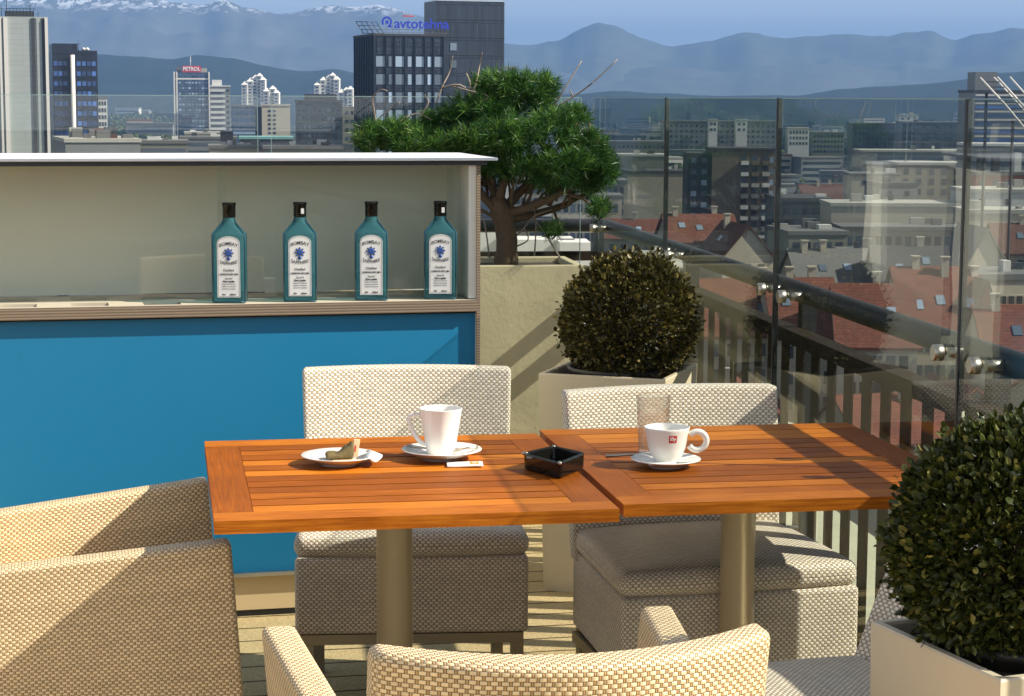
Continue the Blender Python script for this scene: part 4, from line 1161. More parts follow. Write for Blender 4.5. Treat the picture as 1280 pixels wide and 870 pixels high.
# ---- building kit
def block(name, label, cat, x0, x1, yt, D, dep, wall, rz=0.0, roof=None, group=None, z0=GZ, parapet=0.8):
    X0 = (x0 - 640) / FPX * D; X1 = (x1 - 640) / FPX * D
    w = X1 - X0; zt = CAMZ + (121 - yt) / FPX * D; h = zt - z0
    if x1 < 640: rz += (640 - (x0 + x1) / 2) / FPX
    r = thing(name, label, cat, ((X0 + X1) / 2, D, z0), rz, group)
    m = MB(); m.box(-w / 2, w / 2, 0, dep, 0, h); m.build('wall', M[wall], r)
    if roof:
        m = MB(); m.box(-w / 2 - 0.25, w / 2 + 0.25, -0.25, dep + 0.25, h + 0.01, h + parapet); m.build('roof', M[roof], r)
    return r, w, h, dep
_wm = {}
def windows(r, xs, zs, ww, wh, mat='win', face='front', w=0, dep=0, off=0.06, name='window'):
    key = (round(ww, 2), round(wh, 2), mat, name)
    if key not in _wm:
        m = MB(); m.box(-ww / 2, ww / 2, -0.12, 0.02, -wh / 2, wh / 2); _wm[key] = m.mesh(name, M[mat])
    for z in zs:
        for x in xs:
            if face == 'front': inst(name, _wm[key], r, (x, -off + 0.1, z))
            elif face == 'right': inst(name, _wm[key], r, (w / 2 + off - 0.1, x, z), (0, 0, pi / 2))
            else: inst(name, _wm[key], r, (-w / 2 - off + 0.1, x, z), (0, 0, -pi / 2))
def lin(a, b, n): return [a + (b - a) * (i + .5) / n for i in range(n)]
def strip(r, w, zs, h_, mat, x0=None, x1=None, name='window_band', y=-0.1):
    x0 = -w / 2 + 0.6 if x0 is None else x0; x1 = w / 2 - 0.6 if x1 is None else x1
    m = MB(); m.box(x0, x1, y, 0.02, -h_ / 2, h_ / 2); me = m.mesh(name, M[mat])
    for z in zs: inst(name, me, r, (0, 0, z))
def gable(name, label, x0, x1, ye, D, dep, rise, wall='cream_wall', tile='tile_red', rz=0.0, along='x', nwin=4, sky=0, chim=1, group=None, cat='house', z0=GZ):
    """house with a pitched roof; along: direction of the roof ridge"""
    X0 = (x0 - 640) / FPX * D; X1 = (x1 - 640) / FPX * D
    w = X1 - X0; zt = CAMZ + (121 - ye) / FPX * D; h = zt - z0
    r = thing(name, label, cat, ((X0 + X1) / 2, D, z0), rz, group)
    m = MB(); m.box(-w / 2, w / 2, 0, dep, 0, h)
    ov = 0.5
    if along == 'x':
        n = len(m.v); m.v += [Vector(p) for p in ((-w / 2, 0, h), (-w / 2, dep, h), (-w / 2, dep / 2, h + rise), (w / 2, 0, h), (w / 2, dep, h), (w / 2, dep / 2, h + rise))]
        m.face((n, n + 2, n + 1)); m.face((n + 3, n + 4, n + 5))
    else:
        n = len(m.v); m.v += [Vector(p) for p in ((-w / 2, 0, h), (w / 2, 0, h), (0, 0, h + rise), (-w / 2, dep, h), (w / 2, dep, h), (0, dep, h + rise))]
        m.face((n, n + 1, n + 2)); m.face((n + 3, n + 5, n + 4))
    m.build('wall', M[wall], r)
    f = MB(); th = 0.35
    if along == 'x':
        s_ = rise / (dep / 2)
        sec = [(-ov, h - ov * s_ + 0.02), (dep / 2, h + rise + 0.02), (dep + ov, h - ov * s_ + 0.02), (dep + ov, h - ov * s_ + th), (dep / 2, h + rise + th), (-ov, h - ov * s_ + th)]
        a = len(f.v)
        f.v += [Vector((-w / 2 - ov, y, z)) for y, z in sec] + [Vector((w / 2 + ov, y, z)) for y, z in sec]
    else:
        s_ = rise / (w / 2)
        sec = [(w / 2 + ov, h - ov * s_ + 0.02), (0, h + rise + 0.02), (-w / 2 - ov, h - ov * s_ + 0.02), (-w / 2 - ov, h - ov * s_ + th), (0, h + rise + th), (w / 2 + ov, h - ov * s_ + th)]
        a = len(f.v)
        f.v += [Vector((x, -ov, z)) for x, z in sec] + [Vector((x, dep + ov, z)) for x, z in sec]
    for q in ((0, 1, 4, 5), (1, 2, 3, 4)):
        f.face([a + i for i in reversed(q)]); f.face([a + 6 + i for i in q])
    for i in range(6):
        j = (i + 1) % 6; f.face((a + i, a + j, a + 6 + j, a + 6 + i))
    ro = f.build('roof', M[tile], r)
    for k in range(chim):
        c = MB(); cx = R.uniform(-w * .35, w * .35) if along == 'x' else R.uniform(-w * .12, w * .12)
        cyy = dep * R.uniform(.4, .6) if along == 'x' else dep * R.uniform(.2, .8)
        c.box(cx - .45, cx + .45, cyy - .4, cyy + .4, h + rise * .5, h + rise + 1.5); c.box(cx - .6, cx + .6, cyy - .55, cyy + .55, h + rise + 1.501, h + rise + 1.7); c.build('chimney', M['cream_wall'], ro)
    if sky:
        for k in range(sky):
            u = (k + .5 + R.uniform(-.2, .2)) / sky; q = R.uniform(.35, .6)
            c = MB(); c.box(-.55, .55, -.8, .8, 0, .12)
            if along == 'x':
                ang = math.atan2(rise, dep / 2); o = c.build('skylight', M['win_sky'], ro, ((u - .5) * w * .86, dep / 2 * q, h + rise * q + th + .02), (ang, 0, 0))
            else:
                ang = math.atan2(rise, w / 2); o = c.build('skylight', M['win_sky'], ro, (-w / 2 * (1 - q), dep * u, h + rise * q + th + .02), (0, -ang, pi / 2 * 0))
    if nwin:
        nz = max(1, min(3, int(h / 3.4)))
        windows(r, lin(-w / 2 + .8, w / 2 - .8, nwin), [h - 1.9 - 3.2 * i for i in range(nz)], 1.1, 1.6)
    return r, w, h
def rooftop_box(r, x, y, z, sx, sy, sz, mat, name='roof_unit'):
    m = MB(); m.box(x - sx / 2, x + sx / 2, y - sy / 2, y + sy / 2, z, z + sz); return m.build(name, M[mat], r)
def mast(r, x, y, z, h, name='antenna', rr=0.09, mat='dark_metal'):
    m = MB(); m.tube([(x, y, z), (x, y, z + h * .6), (x, y, z + h)], [rr, rr * .8, rr * .4], 6)
    m.box(x - .6, x + .6, y - .03, y + .03, z + h * .62, z + h * .66); return m.build(name, M[mat], r)

# ---- left skyline
r, w, h, d = block('concrete_tower', 'tall pale grey windowless tower with white vertical fins at the left edge', 'tower block', 3, 64, 25, 520, 26, 'grey_panel', 0.0, None)
for x, ww, mat, pr in ((-5.6, .55, 'fin_white', .5), (-4.3, 1.0, 'fin_white', .5), (-4.85, .28, 'dark_wall', .3), (2.65, .9, 'dark_wall', .25), (4.1, 1.3, 'grey_panel', .12), (5.15, .7, 'dark_wall', .3), (5.9, .7, 'fin_white', .7)):
    m = MB(); m.box(x - ww / 2, x + ww / 2, -pr, -0.01, 0, h - .3); m.build('fin' if mat == 'fin_white' else 'recess', M[mat], r)
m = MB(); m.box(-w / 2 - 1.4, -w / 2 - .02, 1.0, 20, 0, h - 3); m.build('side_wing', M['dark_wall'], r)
m = MB(); m.box(-w / 2 + 2, w / 2 - 3.4, 4, 18, h, h + 1.6); m.build('plant_room', M['roof_dark'], r)
rl_ = MB()
for x in lin(-w / 2 + 2, w / 2 - 3, 9): rl_.box(x - .06, x + .06, 3.9, 3.99, h, h + 2.1)
rl_.box(-w / 2 + 2, w / 2 - 3, 3.88, 3.98, h + 2.1, h + 2.25); rl_.build('roof_railing', M['dark_metal'], r)
mast(r, -3.9, 5, h, 7.5); mast(r, -5.2, 3, h, 3.2); mast(r, 2, 6, h + 1.6, 2.5); mast(r, 4, 3, h, 1.4)
r, w, h, d = block('office_tower', 'dark blue office tower beside the pale grey tower, with a white pipe up its face', 'tower block', 70, 124.5, 66, 560, 24, 'dark_office', 0.05, None)
m = MB(); m.box(-w / 2, -w / 2 + 6.9, 0.5, 20, h, h + 1.9); m.build('upper_storey', M['dark_office'], r)
m = MB(); m.tube([(-.7, -.6, 0), (-.7, -.6, h - 1.2)], .62, 12); m.build('white_pipe', M['fin_white'], r)
for k, z in enumerate([h - 3.6 - 2.75 * i for i in range(8)]):
    windows(r, [-5.3, -4.0, -2.7, 1.0, 2.4, 3.8, 5.1], [z], 1.05, 1.25, 'win_blue' if k < 8 else 'win')
mast(r, 1.2, 4, h, 3)
for x in (2.6, 3.6): 
    m = MB(); m.lathe([(.1, 0), (.55, .25), (.6, .6), (.2, .9)], 12, (x, 3, h)); m.build('satellite_dish', M['fin_white'], r)
r, w, h, d = block('apartment_block', 'small white gridded block between the dark office tower and the trees', 'apartment block', 124.5, 136, 125, 760, 12, 'white_wall', 0, 'roof_grey')
windows(r, lin(-w / 2 + .2, w / 2 - .2, 3), [h - 1.7 - 2.6 * i for i in range(6)], .7, 1.5)
r, w, h, d = block('low_roof_building', 'low grey flat roofed building with rooftop clutter below the dark office tower', 'building', 84, 176, 179, 420, 30, 'grey_wall', 0.1, 'roof_pale')
for k in range(9):
    rooftop_box(r, R.uniform(-w * .42, w * .42), R.uniform(4, 26), h + .81, R.uniform(1, 3.5), R.uniform(1, 3), R.uniform(.6, 2.2), R.choice(['roof_grey', 'roof_pale', 'roof_dark', 'tile_dark']))
mast(r, 3, 8, h + .8, 4)
r, w, h, d = block('sign_tower', 'blue glass office tower with a red roof sign and white corner columns', 'tower block', 220, 263, 92, 1250, 22, 'glass_blue', 0.0, None)
for x in (-w / 2 + .1, -w / 2 + 1.6, w / 2 - .1):
    m = MB(); m.box(x - .45, x + .45, -.7, -.02, 0, h + .3); m.build('column', M['fin_white'], r)
strip(r, w, [h - 4], .9, 'fin_white', name='cornice_band')
windows(r, lin(-w / 2 + 2.4, w / 2 - 1, 9), [h - 6.4 - 3.35 * i for i in range(11)], 1.5, 1.2, 'win_sky')
m = MB(); m.box(-w / 2 + 5, w / 2 - 5, 2, 3.0, h, h + 4); sg = m.build('roof_sign', M['sign_red'], r)
for v in sg.data.vertices: pass
inst('lettering', text_mesh('PETROL', 3.3, M['white_mark'], .05, .09, sx=0.92), sg, (0, 1.9, h + 2.0))
rooftop_box(r, -8, 6, h, 3, 4, 3.2, 'roof_grey'); rooftop_box(r, 7.5, 6, h, 4, 4, 2.6, 'roof_pale'); mast(r, -.6, 6, h + 2, 8, 'antenna', .25, 'fin_white')
r, w, h, d = block('balcony_block', 'white apartment block with stacked balcony bands, beside the red sign tower', 'apartment block', 264.5, 289, 109.5, 1230, 16, 'grey_wall', 0, 'white_wall')
strip(r, w, [h - 2.3 - 3.3 * i for i in range(10)], 1.5, 'white_wall', -w / 2, w / 2 - 3.2, 'balcony', -1.2)
rooftop_box(r, -2, 8, h + .8, 6, 6, 3.4, 'white_wall')
windows(r, [w / 2 - 1.6], [h - 2.3 - 3.3 * i for i in range(10)], 1.4, 1.4)
def pyramid_tower(label, cols, D):
    x0 = min(c[0] for c in cols); x1 = max(c[1] for c in cols)
    r = thing('peaked_tower', label, 'apartment block', (((x0 + x1) / 2 - 640) / FPX * D, D, GZ), 0, 'white towers with peaked roofs')
    ox = r.location.x
    for k, (a, b, yt, q) in enumerate(cols):
        A = (a - 640) / FPX * D - ox; B = (b - 640) / FPX * D - ox; h = CAMZ + (121 - yt) / FPX * D - GZ
        m = MB(); m.box(A, B, q, q + 12, 0, h); wl = m.build('wall', M['white_wall'], r)
        m = MB(); n = 0; cx = (A + B) / 2; w = (B - A) / 2 + .4
        m.v += [Vector((cx - w, q - .4, h + .05)), Vector((cx + w, q - .4, h + .05)), Vector((cx + w, q + 12.4, h + .05)), Vector((cx - w, q + 12.4, h + .05)), Vector((cx, q + 6, h + w * 1.15))]
        for f in ((0, 1, 4), (1, 2, 4), (2, 3, 4), (3, 0, 4), (3, 2, 1, 0)): m.face(f)
        m.build('roof', M['fin_white'], r)
        windows(wl, [cx], [h - 2.0 - 3.0 * i for i in range(7)], (B - A) * .42, 1.2, 'win', off=.12 - q)
pyramid_tower('white cluster of peaked towers rising behind the cream block', [(303, 310, 107, 0), (309, 317, 103, 3), (315, 322, 99, 6), (321, 327, 96, 5), (326, 332, 101, 2)], 2000)
pyramid_tower('lower white cluster of peaked towers stepping down beside the taller one', [(330, 337, 115, 0), (337, 344, 112, 3), (343, 349, 117, 1)], 1900)
pyramid_tower('white cluster of peaked towers above the dark grey office slab', [(393, 400, 107, 0), (400, 407, 101, 3), (407, 413, 98, 6), (412, 418, 95, 5), (417, 424, 100, 2)], 1800)
pyramid_tower('lower white peaked towers next to the navy office building', [(423, 430, 116, 1), (429, 435, 113, 3), (434, 441, 112, 0)], 1750)
r, w, h, d = block('cream_block', 'cream apartment block with two columns of small windows', 'apartment block', 328, 363, 133, 900, 16, 'cream_wall', 0.0, 'roof_pale')
windows(r, [-w / 2 + 3.4, -w / 2 + 5.6], [h - 2.2 - 1.95 * i for i in range(9)], 1.2, 1.0)
m = MB(); m.box(-w / 2 - 3, -w / 2 - .02, 1, 14, 0, h - .4); m.build('dark_wing', M['dark_wall'], r)
r, w, h, d = block('glass_block', 'dark blue glass office left of the cream block', 'building', 290, 322, 134, 1000, 14, 'glass_blue', 0, 'roof_grey')
strip(r, w, [h - 5, h - 9, h - 13], 1.2, 'win_sky')
r, w, h, d = block('teal_roof_hall', 'low hall with a pale teal roof edge below the cream block', 'building', 300, 366, 174, 640, 16, 'dark_wall', 0.0, 'roof_teal')
strip(r, w, [h - 2.2], 1.6, 'win')
for k, (x0, x1, yt, D, wl, rf, lab) in enumerate(((176, 235, 180, 520, 'olive_wall', 'roof_grey', 'low olive grey building beside the bare trees'), (232, 276, 168, 820, 'cream_wall', 'roof_pale', 'low cream building at the foot of the red sign tower'),
        (226, 296, 174, 700, 'grey_wall', 'roof_grey', 'low grey building with window strips under the sign tower'), (262, 330, 186, 480, 'beige_wall', 'roof_grey', 'flat roofed beige hall just above the bar top'), (330, 440, 186, 470, 'olive_wall', 'roof_grey', 'long flat grey roof just above the bar top'))):
    r, w, h, d = block('low_building', lab, 'building', x0, x1, yt, D, 18, wl, 0.0, rf)
    strip(r, w, [h - 1.8, h - 4.6], 1.1, 'win')
    for q in range(5): rooftop_box(r, R.uniform(-w * .42, w * .42), R.uniform(3, 15), h + .81, R.uniform(.8, 2.4), R.uniform(.8, 2), R.uniform(.4, 1.3), R.choice(['roof_grey', 'white_wall', 'roof_dark']))
r, w, h, d = block('grey_slab', 'big dark grey office slab with rows of windows, left of the navy building', 'building', 370, 428, 128, 700, 22, 'glass_dark', 0.0, 'roof_dark')
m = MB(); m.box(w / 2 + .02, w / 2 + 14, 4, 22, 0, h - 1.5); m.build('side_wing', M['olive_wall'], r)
m = MB(); m.box(-w / 2 + 3, w / 2 - 2, 3, 18, h + .81, h + 2.8); m.build('penthouse', M['roof_dark'], r)
windows(r, lin(-w / 2 + .6, w / 2 - .6, 9), [h - 2.6 - 3.0 * i for i in range(6)], 1.05, 1.3)
windows(r, lin(w / 2 + .8, w / 2 + 13.4, 7), [h - 3.6 - 3.0 * i for i in range(6)], 1.1, 1.1, 'win', off=-3.94)
r = thing('billboard', 'dark billboard on a single post among the low roofs', 'billboard', ((284 - 640) / FPX * 600, 600, GZ), 0)
bz = CAMZ - (171 - 121) / FPX * 600 - GZ
m = MB(); m.box(-1.9, 1.9, -.15, .15, bz - 1.5, bz + 1.6); m.build('board', M['dark_metal'], r)
m = MB(); m.tube([(0, .2, 0), (0, .2, bz)], .25, 8); m.build('post', M['dark_metal'], r)
# ---- navy building with roof lettering, and its tower
NA = 0.30; D = 470
def wx(px, D=470): return (px - 640) / FPX * D
r = thing('navy_office', 'navy blue office building with blue roof lettering behind the pine', 'building', (wx(467), D, GZ), NA)
h = CAMZ + (121 - 46) / FPX * D - GZ
w = 17.0; dl = 21
m = MB(); m.box(0, w, 0, dl, 0, h); m.build('wall', M['navy_clad'], r)
m = MB(); m.box(-.15, w + .15, -.15, dl, h + .01, h + .5); m.build('roof', M['roof_dark'], r)
cols = [(1.6, 2.1), (4.0, .9), (6.2, 2.1), (8.6, .9), (11.0, 2.1), (13.4, .9), (15.5, 2.0)]
for i in range(7):
    z = h - 5.9 - 4.15 * i
    for x, ww in cols: windows(r, [x], [z], ww, 2.4, 'win_sky', off=.1)
for i in range(8):
    z = h - 2.4 if i == 0 else h - 3.85 - 4.15 * i
    hh = 3.6 if i == 0 else 1.1
    pm = MB(); pm.box(-w / 2 + .8, w / 2 - .4, -.10, .0, -hh / 2, hh / 2)
    for q in range(24 if i == 0 else 13):
        for k in range(3 if i == 0 else 1):
            cx = -w / 2 + 1.2 + q * ((w - 1.9) / (23 if i == 0 else 12)); 
            pm.tube([(cx, -.18, (k - (1 if i == 0 else 0)) * 1.05), (cx, -.10, (k - (1 if i == 0 else 0)) * 1.05)], .26, 6, sm=False)
    pm.build('dotted_panel', M['slate_clad'], r, (w / 2, 0, z))
for x in (.2, 2.9, 5.0, 7.5, 9.9, 12.3, 14.4, 16.8):
    m = MB(); m.box(x - .14, x + .14, -.42, -.13, 0, h); m.build('mullion', M['navy_clad'], r)
for y in lin(.5, dl - .5, 11):
    m = MB(); m.box(-.35, -.02, y - .12, y + .12, 0, h); m.build('side_fin', M['navy_clad'], r)
sgn = thing('roof_lettering', 'blue company lettering standing on the roof of the navy office', 'sign', (wx(470) + 1.0, D + 1.6, GZ + h + .5), NA)
fr_ = MB()
for x in lin(0.5, 16.5, 10): fr_.box(x - .03, x + .03, .1, .16, 0, 2.6)
for z in (.3, 1.0): fr_.box(0.5, 16.5, .1, .17, z, z + .10)
fr_.build('support_frame', M['roof_grey'], sgn)
tx = text_mesh('avtotehna', 3.25, M['sign_blue'], .08, .055, align='LEFT', sx=1.0)
xm = max(v.co.x for v in tx.vertices); k = 13.3 / xm
for v in tx.vertices: v.co.x *= k
inst('lettering', tx, sgn, (3.2, 0, 2.35))
m = MB(); N = 28
for i in range(N):
    a0 = 2 * pi * i / N; a1 = 2 * pi * (i + 1) / N
    for q0, q1 in ((1.25, .80),):
        P_ = [(q0 * math.cos(a0), q0 * math.sin(a0)), (q0 * math.cos(a1), q0 * math.sin(a1)), (q1 * math.cos(a1), q1 * math.sin(a1)), (q1 * math.cos(a0), q1 * math.sin(a0))]
        if not (1.15 * pi < a0 < 1.62 * pi): m.prism(P_, -.08, .08)
m.prism([(-.3, -.45), (.42, -.45), (.42, .3), (-.3, .3)], -.08, .08); m.prism([(.2, -1.25), (1.35, -1.25), (1.2, -.85), (.2, -.85)], -.08, .08)
m.xf(Matrix.Translation((1.45, 0, 2.75)) @ Matrix.Rotation(pi / 2, 4, 'X')); m.build('emblem', M['sign_blue'], sgn)
m = MB(); m.box(5.3, 8.0, 0.0, .08, 4.05, 4.3); m.build('small_red_bar', M['sign_red'], sgn)
la = thing('roof_lattice', 'slanted dark lattice frame at the corner of the navy office roof', 'frame', (wx(444) + 1.4, D + 7.5, GZ + h + .5), NA)
m = MB()
for i in range(5): m.tube([(i * 1.25, 0, .3), (i * 1.25 - 1.6, 1, 3.0)], .09, 5)
for k in range(4): m.tube([(-k * .53, k * .33, .3 + k * .9), (5 - k * .53, k * .33, .3 + k * .9)], .08, 5)
m.build('lattice', M['dark_metal'], la)
m = MB()
for i in range(3): m.tube([(i * 2.4, 0, -.0), (i * 2.4 - .8, .6, 1.6)], .07, 5)
m.build('strut', M['alu'], la)
D2 = 492
r = thing('slate_tower', 'tall dark slate tower with vertical cladding strips behind the navy office', 'tower block', (wx(545, D2), D2, GZ), NA)
h2 = CAMZ + (121 - 3) / FPX * D2 - GZ; w2 = 17.2
m = MB(); m.box(0, w2, 0, 12, 0, h2); m.build('wall', M['slate_clad'], r)
m = MB(); m.box(-.1, w2 + .1, -.1, 12.1, h2 + .01, h2 + .35); m.build('roof', M['alu'], r)
windows(r, [4.2], [h2 - 11.0, h2 - 15.2], 1.6, 1.8, 'win_sky', off=.1)
for i in range(9):
    m = MB(); m.box(-.06, w2 + .06, -.10, -.02, h2 - 4.3 * (i + 1) - .12, h2 - 4.3 * (i + 1)); m.build('floor_band', M['dark_wall'], r)
for x in (9.5, 11.8, 13.4): mast(r, x, 3, h2 + .3, R.uniform(1.2, 2.4))
r, w, h, d = block('white_penthouse_block', 'small white block peeping out between the slate tower and the pine', 'building', 627, 643, 85, 900, 14, 'white_wall', 0, 'roof_pale')
windows(r, lin(-w / 2, w / 2, 4), [h - 1.6, h - 4.6], .9, 1.2)

# ---- city to the right, behind the glass
def flat(lab, x0, x1, yt, D, dep=16, wall='grey_wall', roof='roof_grey', rz=0.0, nx=8, nz=4, ww=1.3, wh=1.4, mat='win', bands=False, name='city_block', top=2.0, pitch=3.1, units=2, group=None):
    r, w, h, d = block(name, lab, 'building', x0, x1, yt, D, dep, wall, rz, roof, group)
    zs = [h - top - pitch * i for i in range(nz)]
    if bands: strip(r, w, zs, wh, mat)
    elif nx: windows(r, lin(-w / 2 + .5, w / 2 - .5, nx), zs, min(ww, w / nx * .62), wh, mat)
    for q in range(units): rooftop_box(r, R.uniform(-w * .4, w * .4), R.uniform(2, max(3, dep - 2)), h + .81, R.uniform(.8, 3), R.uniform(.8, 2.5), R.uniform(.5, 1.8), R.choice(['roof_grey', 'white_wall', 'roof_dark', 'roof_pale']))
    return r, w, h, d
flat('small white block right of the pine crown, above the glass edge', 708, 731, 136, 1100, 12, 'white_wall', 'roof_pale', 0, 5, 4)
flat('long grey slab block with white penthouses, far behind the glass', 826, 968, 150, 1150, 16, 'grey_wall', 'roof_grey', 0, 22, 5, 1.4, 1.3, 'win', False, 'slab_block', 2.2, 3.0, 0)
for a, b in ((883, 894), (917, 931)):
    flat('white rooftop stair house on the long grey slab block, one of a pair' if a < 900 else 'wider white rooftop stair house on the long grey slab block', a, b, 148, 1140, 8, 'white_wall', 'roof_pale', 0, 2, 2, name='stair_tower', units=0)
flat('pale grey boxy hall with a bright flat roof edge, beside the pine', 772, 833, 193, 760, 20, 'olive_wall', 'roof_pale', 0, 0, 0, units=3)
flat('greenish flat block with small windows left of the brown apartment tower', 752, 830, 176, 980, 18, 'olive_wall', 'roof_grey', 0, 14, 4)
flat('beige block with a large blank wall, low beside the brown apartment tower', 782, 857, 214, 600, 18, 'beige_wall', 'roof_dark', 0.05, 0, 0, units=3)
flat('long beige building with paired windows behind the pine branches', 640, 782, 226, 560, 16, 'beige_wall', 'roof_grey', 0, 18, 4, 1.2, 1.7)
flat('pale building at the foot of the pine crown with large windows', 690, 776, 246, 430, 12, 'cream_wall', 'roof_grey', 0, 9, 3, 1.3, 1.8)
# brown apartment tower with balconies
r, w, h, d = block('apartment_tower', 'brown apartment tower with white balconies in the middle of the glass', 'apartment block', 888, 966, 186, 500, 16, 'brown_wall', 0.0, 'roof_dark')
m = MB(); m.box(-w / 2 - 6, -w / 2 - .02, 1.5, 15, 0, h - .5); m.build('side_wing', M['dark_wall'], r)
for cx in (w * .02, w * .19, w * .36):
    for i in range(9):
        z = h - 2.2 - 2.75 * i
        b = MB(); b.box(-.95, .95, -1.1, -.02, -.55, .35); o = inst('balcony', b.mesh('balcony', M[R.choice(['white_wall', 'roof_pale', 'brown_wall', 'grey_wall'])]), r, (cx, 0, z - .6))
        windows(r, [cx - .2], [z + .7], 1.5, 1.2)
windows(r, [w * .45], [h - 2.2 - 2.75 * i for i in range(9)], .9, 1.4, 'win_sky')
windows(r, [-w / 2 - 4.4, -w / 2 - 1.8], [h - 2.4 - 2.75 * i for i in range(9)], 1.4, 1.3, 'win_sky', off=-1.44)
flat('white three storey house among trees, right of the dark glass gap', 982, 1008, 158, 1150, 12, 'white_wall', 'roof_pale', 0, 6, 3, 1.0, 1.6, units=0)
flat('pale housing block half hidden by trees', 1012, 1052, 163, 1250, 14, 'olive_wall', 'roof_grey', 0, 9, 4)
flat('dark slab with white roof huts, below the wooded hill', 1062, 1128, 152, 1150, 20, 'glass_dark', 'roof_dark', 0, 12, 4)
flat('wide dark office slab right of the white roof huts', 1124, 1204, 150, 1060, 20, 'glass_dark', 'roof_grey', 0, 14, 5)
flat('pale fin shaped block standing above the dark office slabs', 1119, 1143, 141, 1350, 10, 'white_wall', 'roof_pale', 0, 3, 4)
flat('long low building with a light roof line across the right part of the glass', 1074, 1206, 186, 800, 20, 'grey_wall', 'roof_pale', 0, 0, 3, 1, 1.0, 'win', True, 'long_building', 2.2)
flat('beige block with windows under the long light roof', 1120, 1204, 202, 620, 16, 'beige_wall', 'roof_pale', 0.0, 5, 3, 1.6, 1.9, units=1)
flat('pale blank walled block beside the beige windowed one', 1062, 1122, 216, 600, 16, 'cream_wall', 'roof_grey', 0, 2, 1, units=2)
flat('grey cube with dark edges among the red roofs', 1096, 1146, 228, 540, 14, 'grey_wall', 'roof_dark', 0.1, 2, 2)
flat('long cream building with a row of dark windows in the middle right', 1038, 1204, 254, 440, 16, 'cream_wall', 'roof_pale', 0.0, 14, 2, 1.7, 1.6, units=4, top=4.6)
flat('dark grey hall left of the long cream building', 974, 1040, 248, 460, 20, 'dark_wall', 'roof_dark', 0.05, 5, 3, units=3)
flat('second long cream storey building in front of the first, with window bays', 1052, 1206, 284, 390, 12, 'beige_wall', 'roof_grey', 0.0, 12, 2, 1.5, 1.8, units=3)
flat('grey rooftop building with skylight boxes in front of the cream buildings', 985, 1060, 290, 380, 18, 'olive_wall', 'roof_grey', 0.1, 5, 2, units=5)
flat('brown shaded courtyard building below the cream window rows', 1060, 1200, 318, 330, 14, 'brown_wall', 'roof_grey', 0.0, 9, 2, 1.3, 1.8, units=3)
# right edge group
r, w, h, d = block('banded_tower', 'tall grey tower with pale window bands at the right edge', 'tower block', 1211, 1300, 112, 640, 22, 'grey_wall', 0, 'roof_dark')
m = MB(); m.box(-w / 2 + 1, -w / 2 + 8, 3, 14, h + .81, h + 6.5); m.build('upper_storey', M['grey_wall'], r)
strip(r, w, [h - 2.0 - 2.6 * i for i in range(9)], .9, 'win_blue'); strip(r, w, [h - .8 - 2.6 * i for i in range(9)], .5, 'white_wall', name='sill_band', y=-.16)
st = thing('steel_fin_canopy', 'white slanted steel ladder canopy sweeping down at the right edge', 'steel structure', (wx(1218, 330), 330, CAMZ + (121 - 92) / FPX * 330), 0)
for k, (dx, dy) in enumerate(((0, 0), (2.6, 1.5), (3.2, 1.6), (5.6, 3))):
    m = MB(); m.tube([(dx, dy, -.2 + .05 * k), (dx + 4.3, dy, -4.6), (dx + 7.8, dy, -8.6), (dx + 10, dy, -10.6)], .16, 6); m.build('fin_beam', M['fin_white'], st)
for i in range(9):
    q = i / 8; x = .7 + 6.6 * q; z = -.9 - 6.8 * q
    m = MB(); m.box(x, x + 2.6, .1, 1.4, z - .08, z + .08); m.build('rung', M['dark_metal'], st)
for x in (1.5, 6.0, 9.0):
    m = MB(); m.tube([(x, 1.5, -1.2 - x), (x, 1.5, GZ - st.location.z)], .25, 8); m.build('support_post', M['roof_dark'], st)
flat('long pale slab roof with a curved white edge at the right', 1206, 1310, 178, 600, 14, 'grey_wall', 'white_wall', 0, 0, 2, 1, 1.1, 'win', True, units=0)
r, w, h, d = flat('red walled rooftop building with white chimney stacks', 1215, 1300, 214, 500, 12, 'red_wall', 'roof_grey', 0, 5, 1, units=0)
for x in (-6, -2.4, 3.0, 6.5): rooftop_box(r, x, 4, h + .8, 1.7, 2.4, R.uniform(2.5, 5.5), R.choice(['white_wall', 'roof_pale', 'dark_wall']), 'chimney_stack')
flat('pale metal sheet roof building in front of the red walls', 1206, 1310, 236, 440, 16, 'white_wall', 'roof_pale', 0, 3, 1, units=4)
flat('long cream facade with a window strip at the right edge', 1207, 1310, 262, 400, 12, 'cream_wall', 'roof_pale', 0, 9, 2, 1.4, 1.8, units=2, top=3.6)
flat('cream building with tall narrow windows at the right edge', 1224, 1330, 345, 262, 12, 'cream_wall', 'roof_grey', 0.15, 9, 2, .9, 2.6, top=3.4, pitch=4.4, units=2)
# pitched roofs
G = gable
G('red_roof_house', 'wide red roofed house low behind the ball bush', 838, 925, 300, 345, 15, 4.2, 'cream_wall', 'tile_red', 0.1, 'x', 6, 3, 2)
G('red_roof_house', 'red roofed house left of the smaller ball bush, under the beige wall', 752, 850, 296, 420, 13, 3.6, 'beige_wall', 'tile_red', -0.1, 'x', 6, 1, 2)
G('red_roof_house', 'red roofed house with its gable end forward, before the brown tower', 902, 968, 318, 330, 14, 5.0, 'cream_wall', 'tile_dark', 0.2, 'y', 3, 1, 1)
G('grey_roof_house', 'metal roofed house beside the handrail behind the ball bush', 778, 850, 332, 330, 10, 2.2, 'grey_wall', 'roof_pale', 0.0, 'x', 5, 0, 1)
G('red_roof_house', 'dark red roofed house behind the grey courtyard buildings', 1004, 1062, 246, 620, 14, 4.2, 'beige_wall', 'tile_dark', 0.1, 'x', 5, 0, 2)
G('red_roof_house', 'small red roofed house under the dark office slabs', 1060, 1110, 236, 640, 12, 3.6, 'cream_wall', 'tile_red', -0.2, 'x', 4, 0, 1)
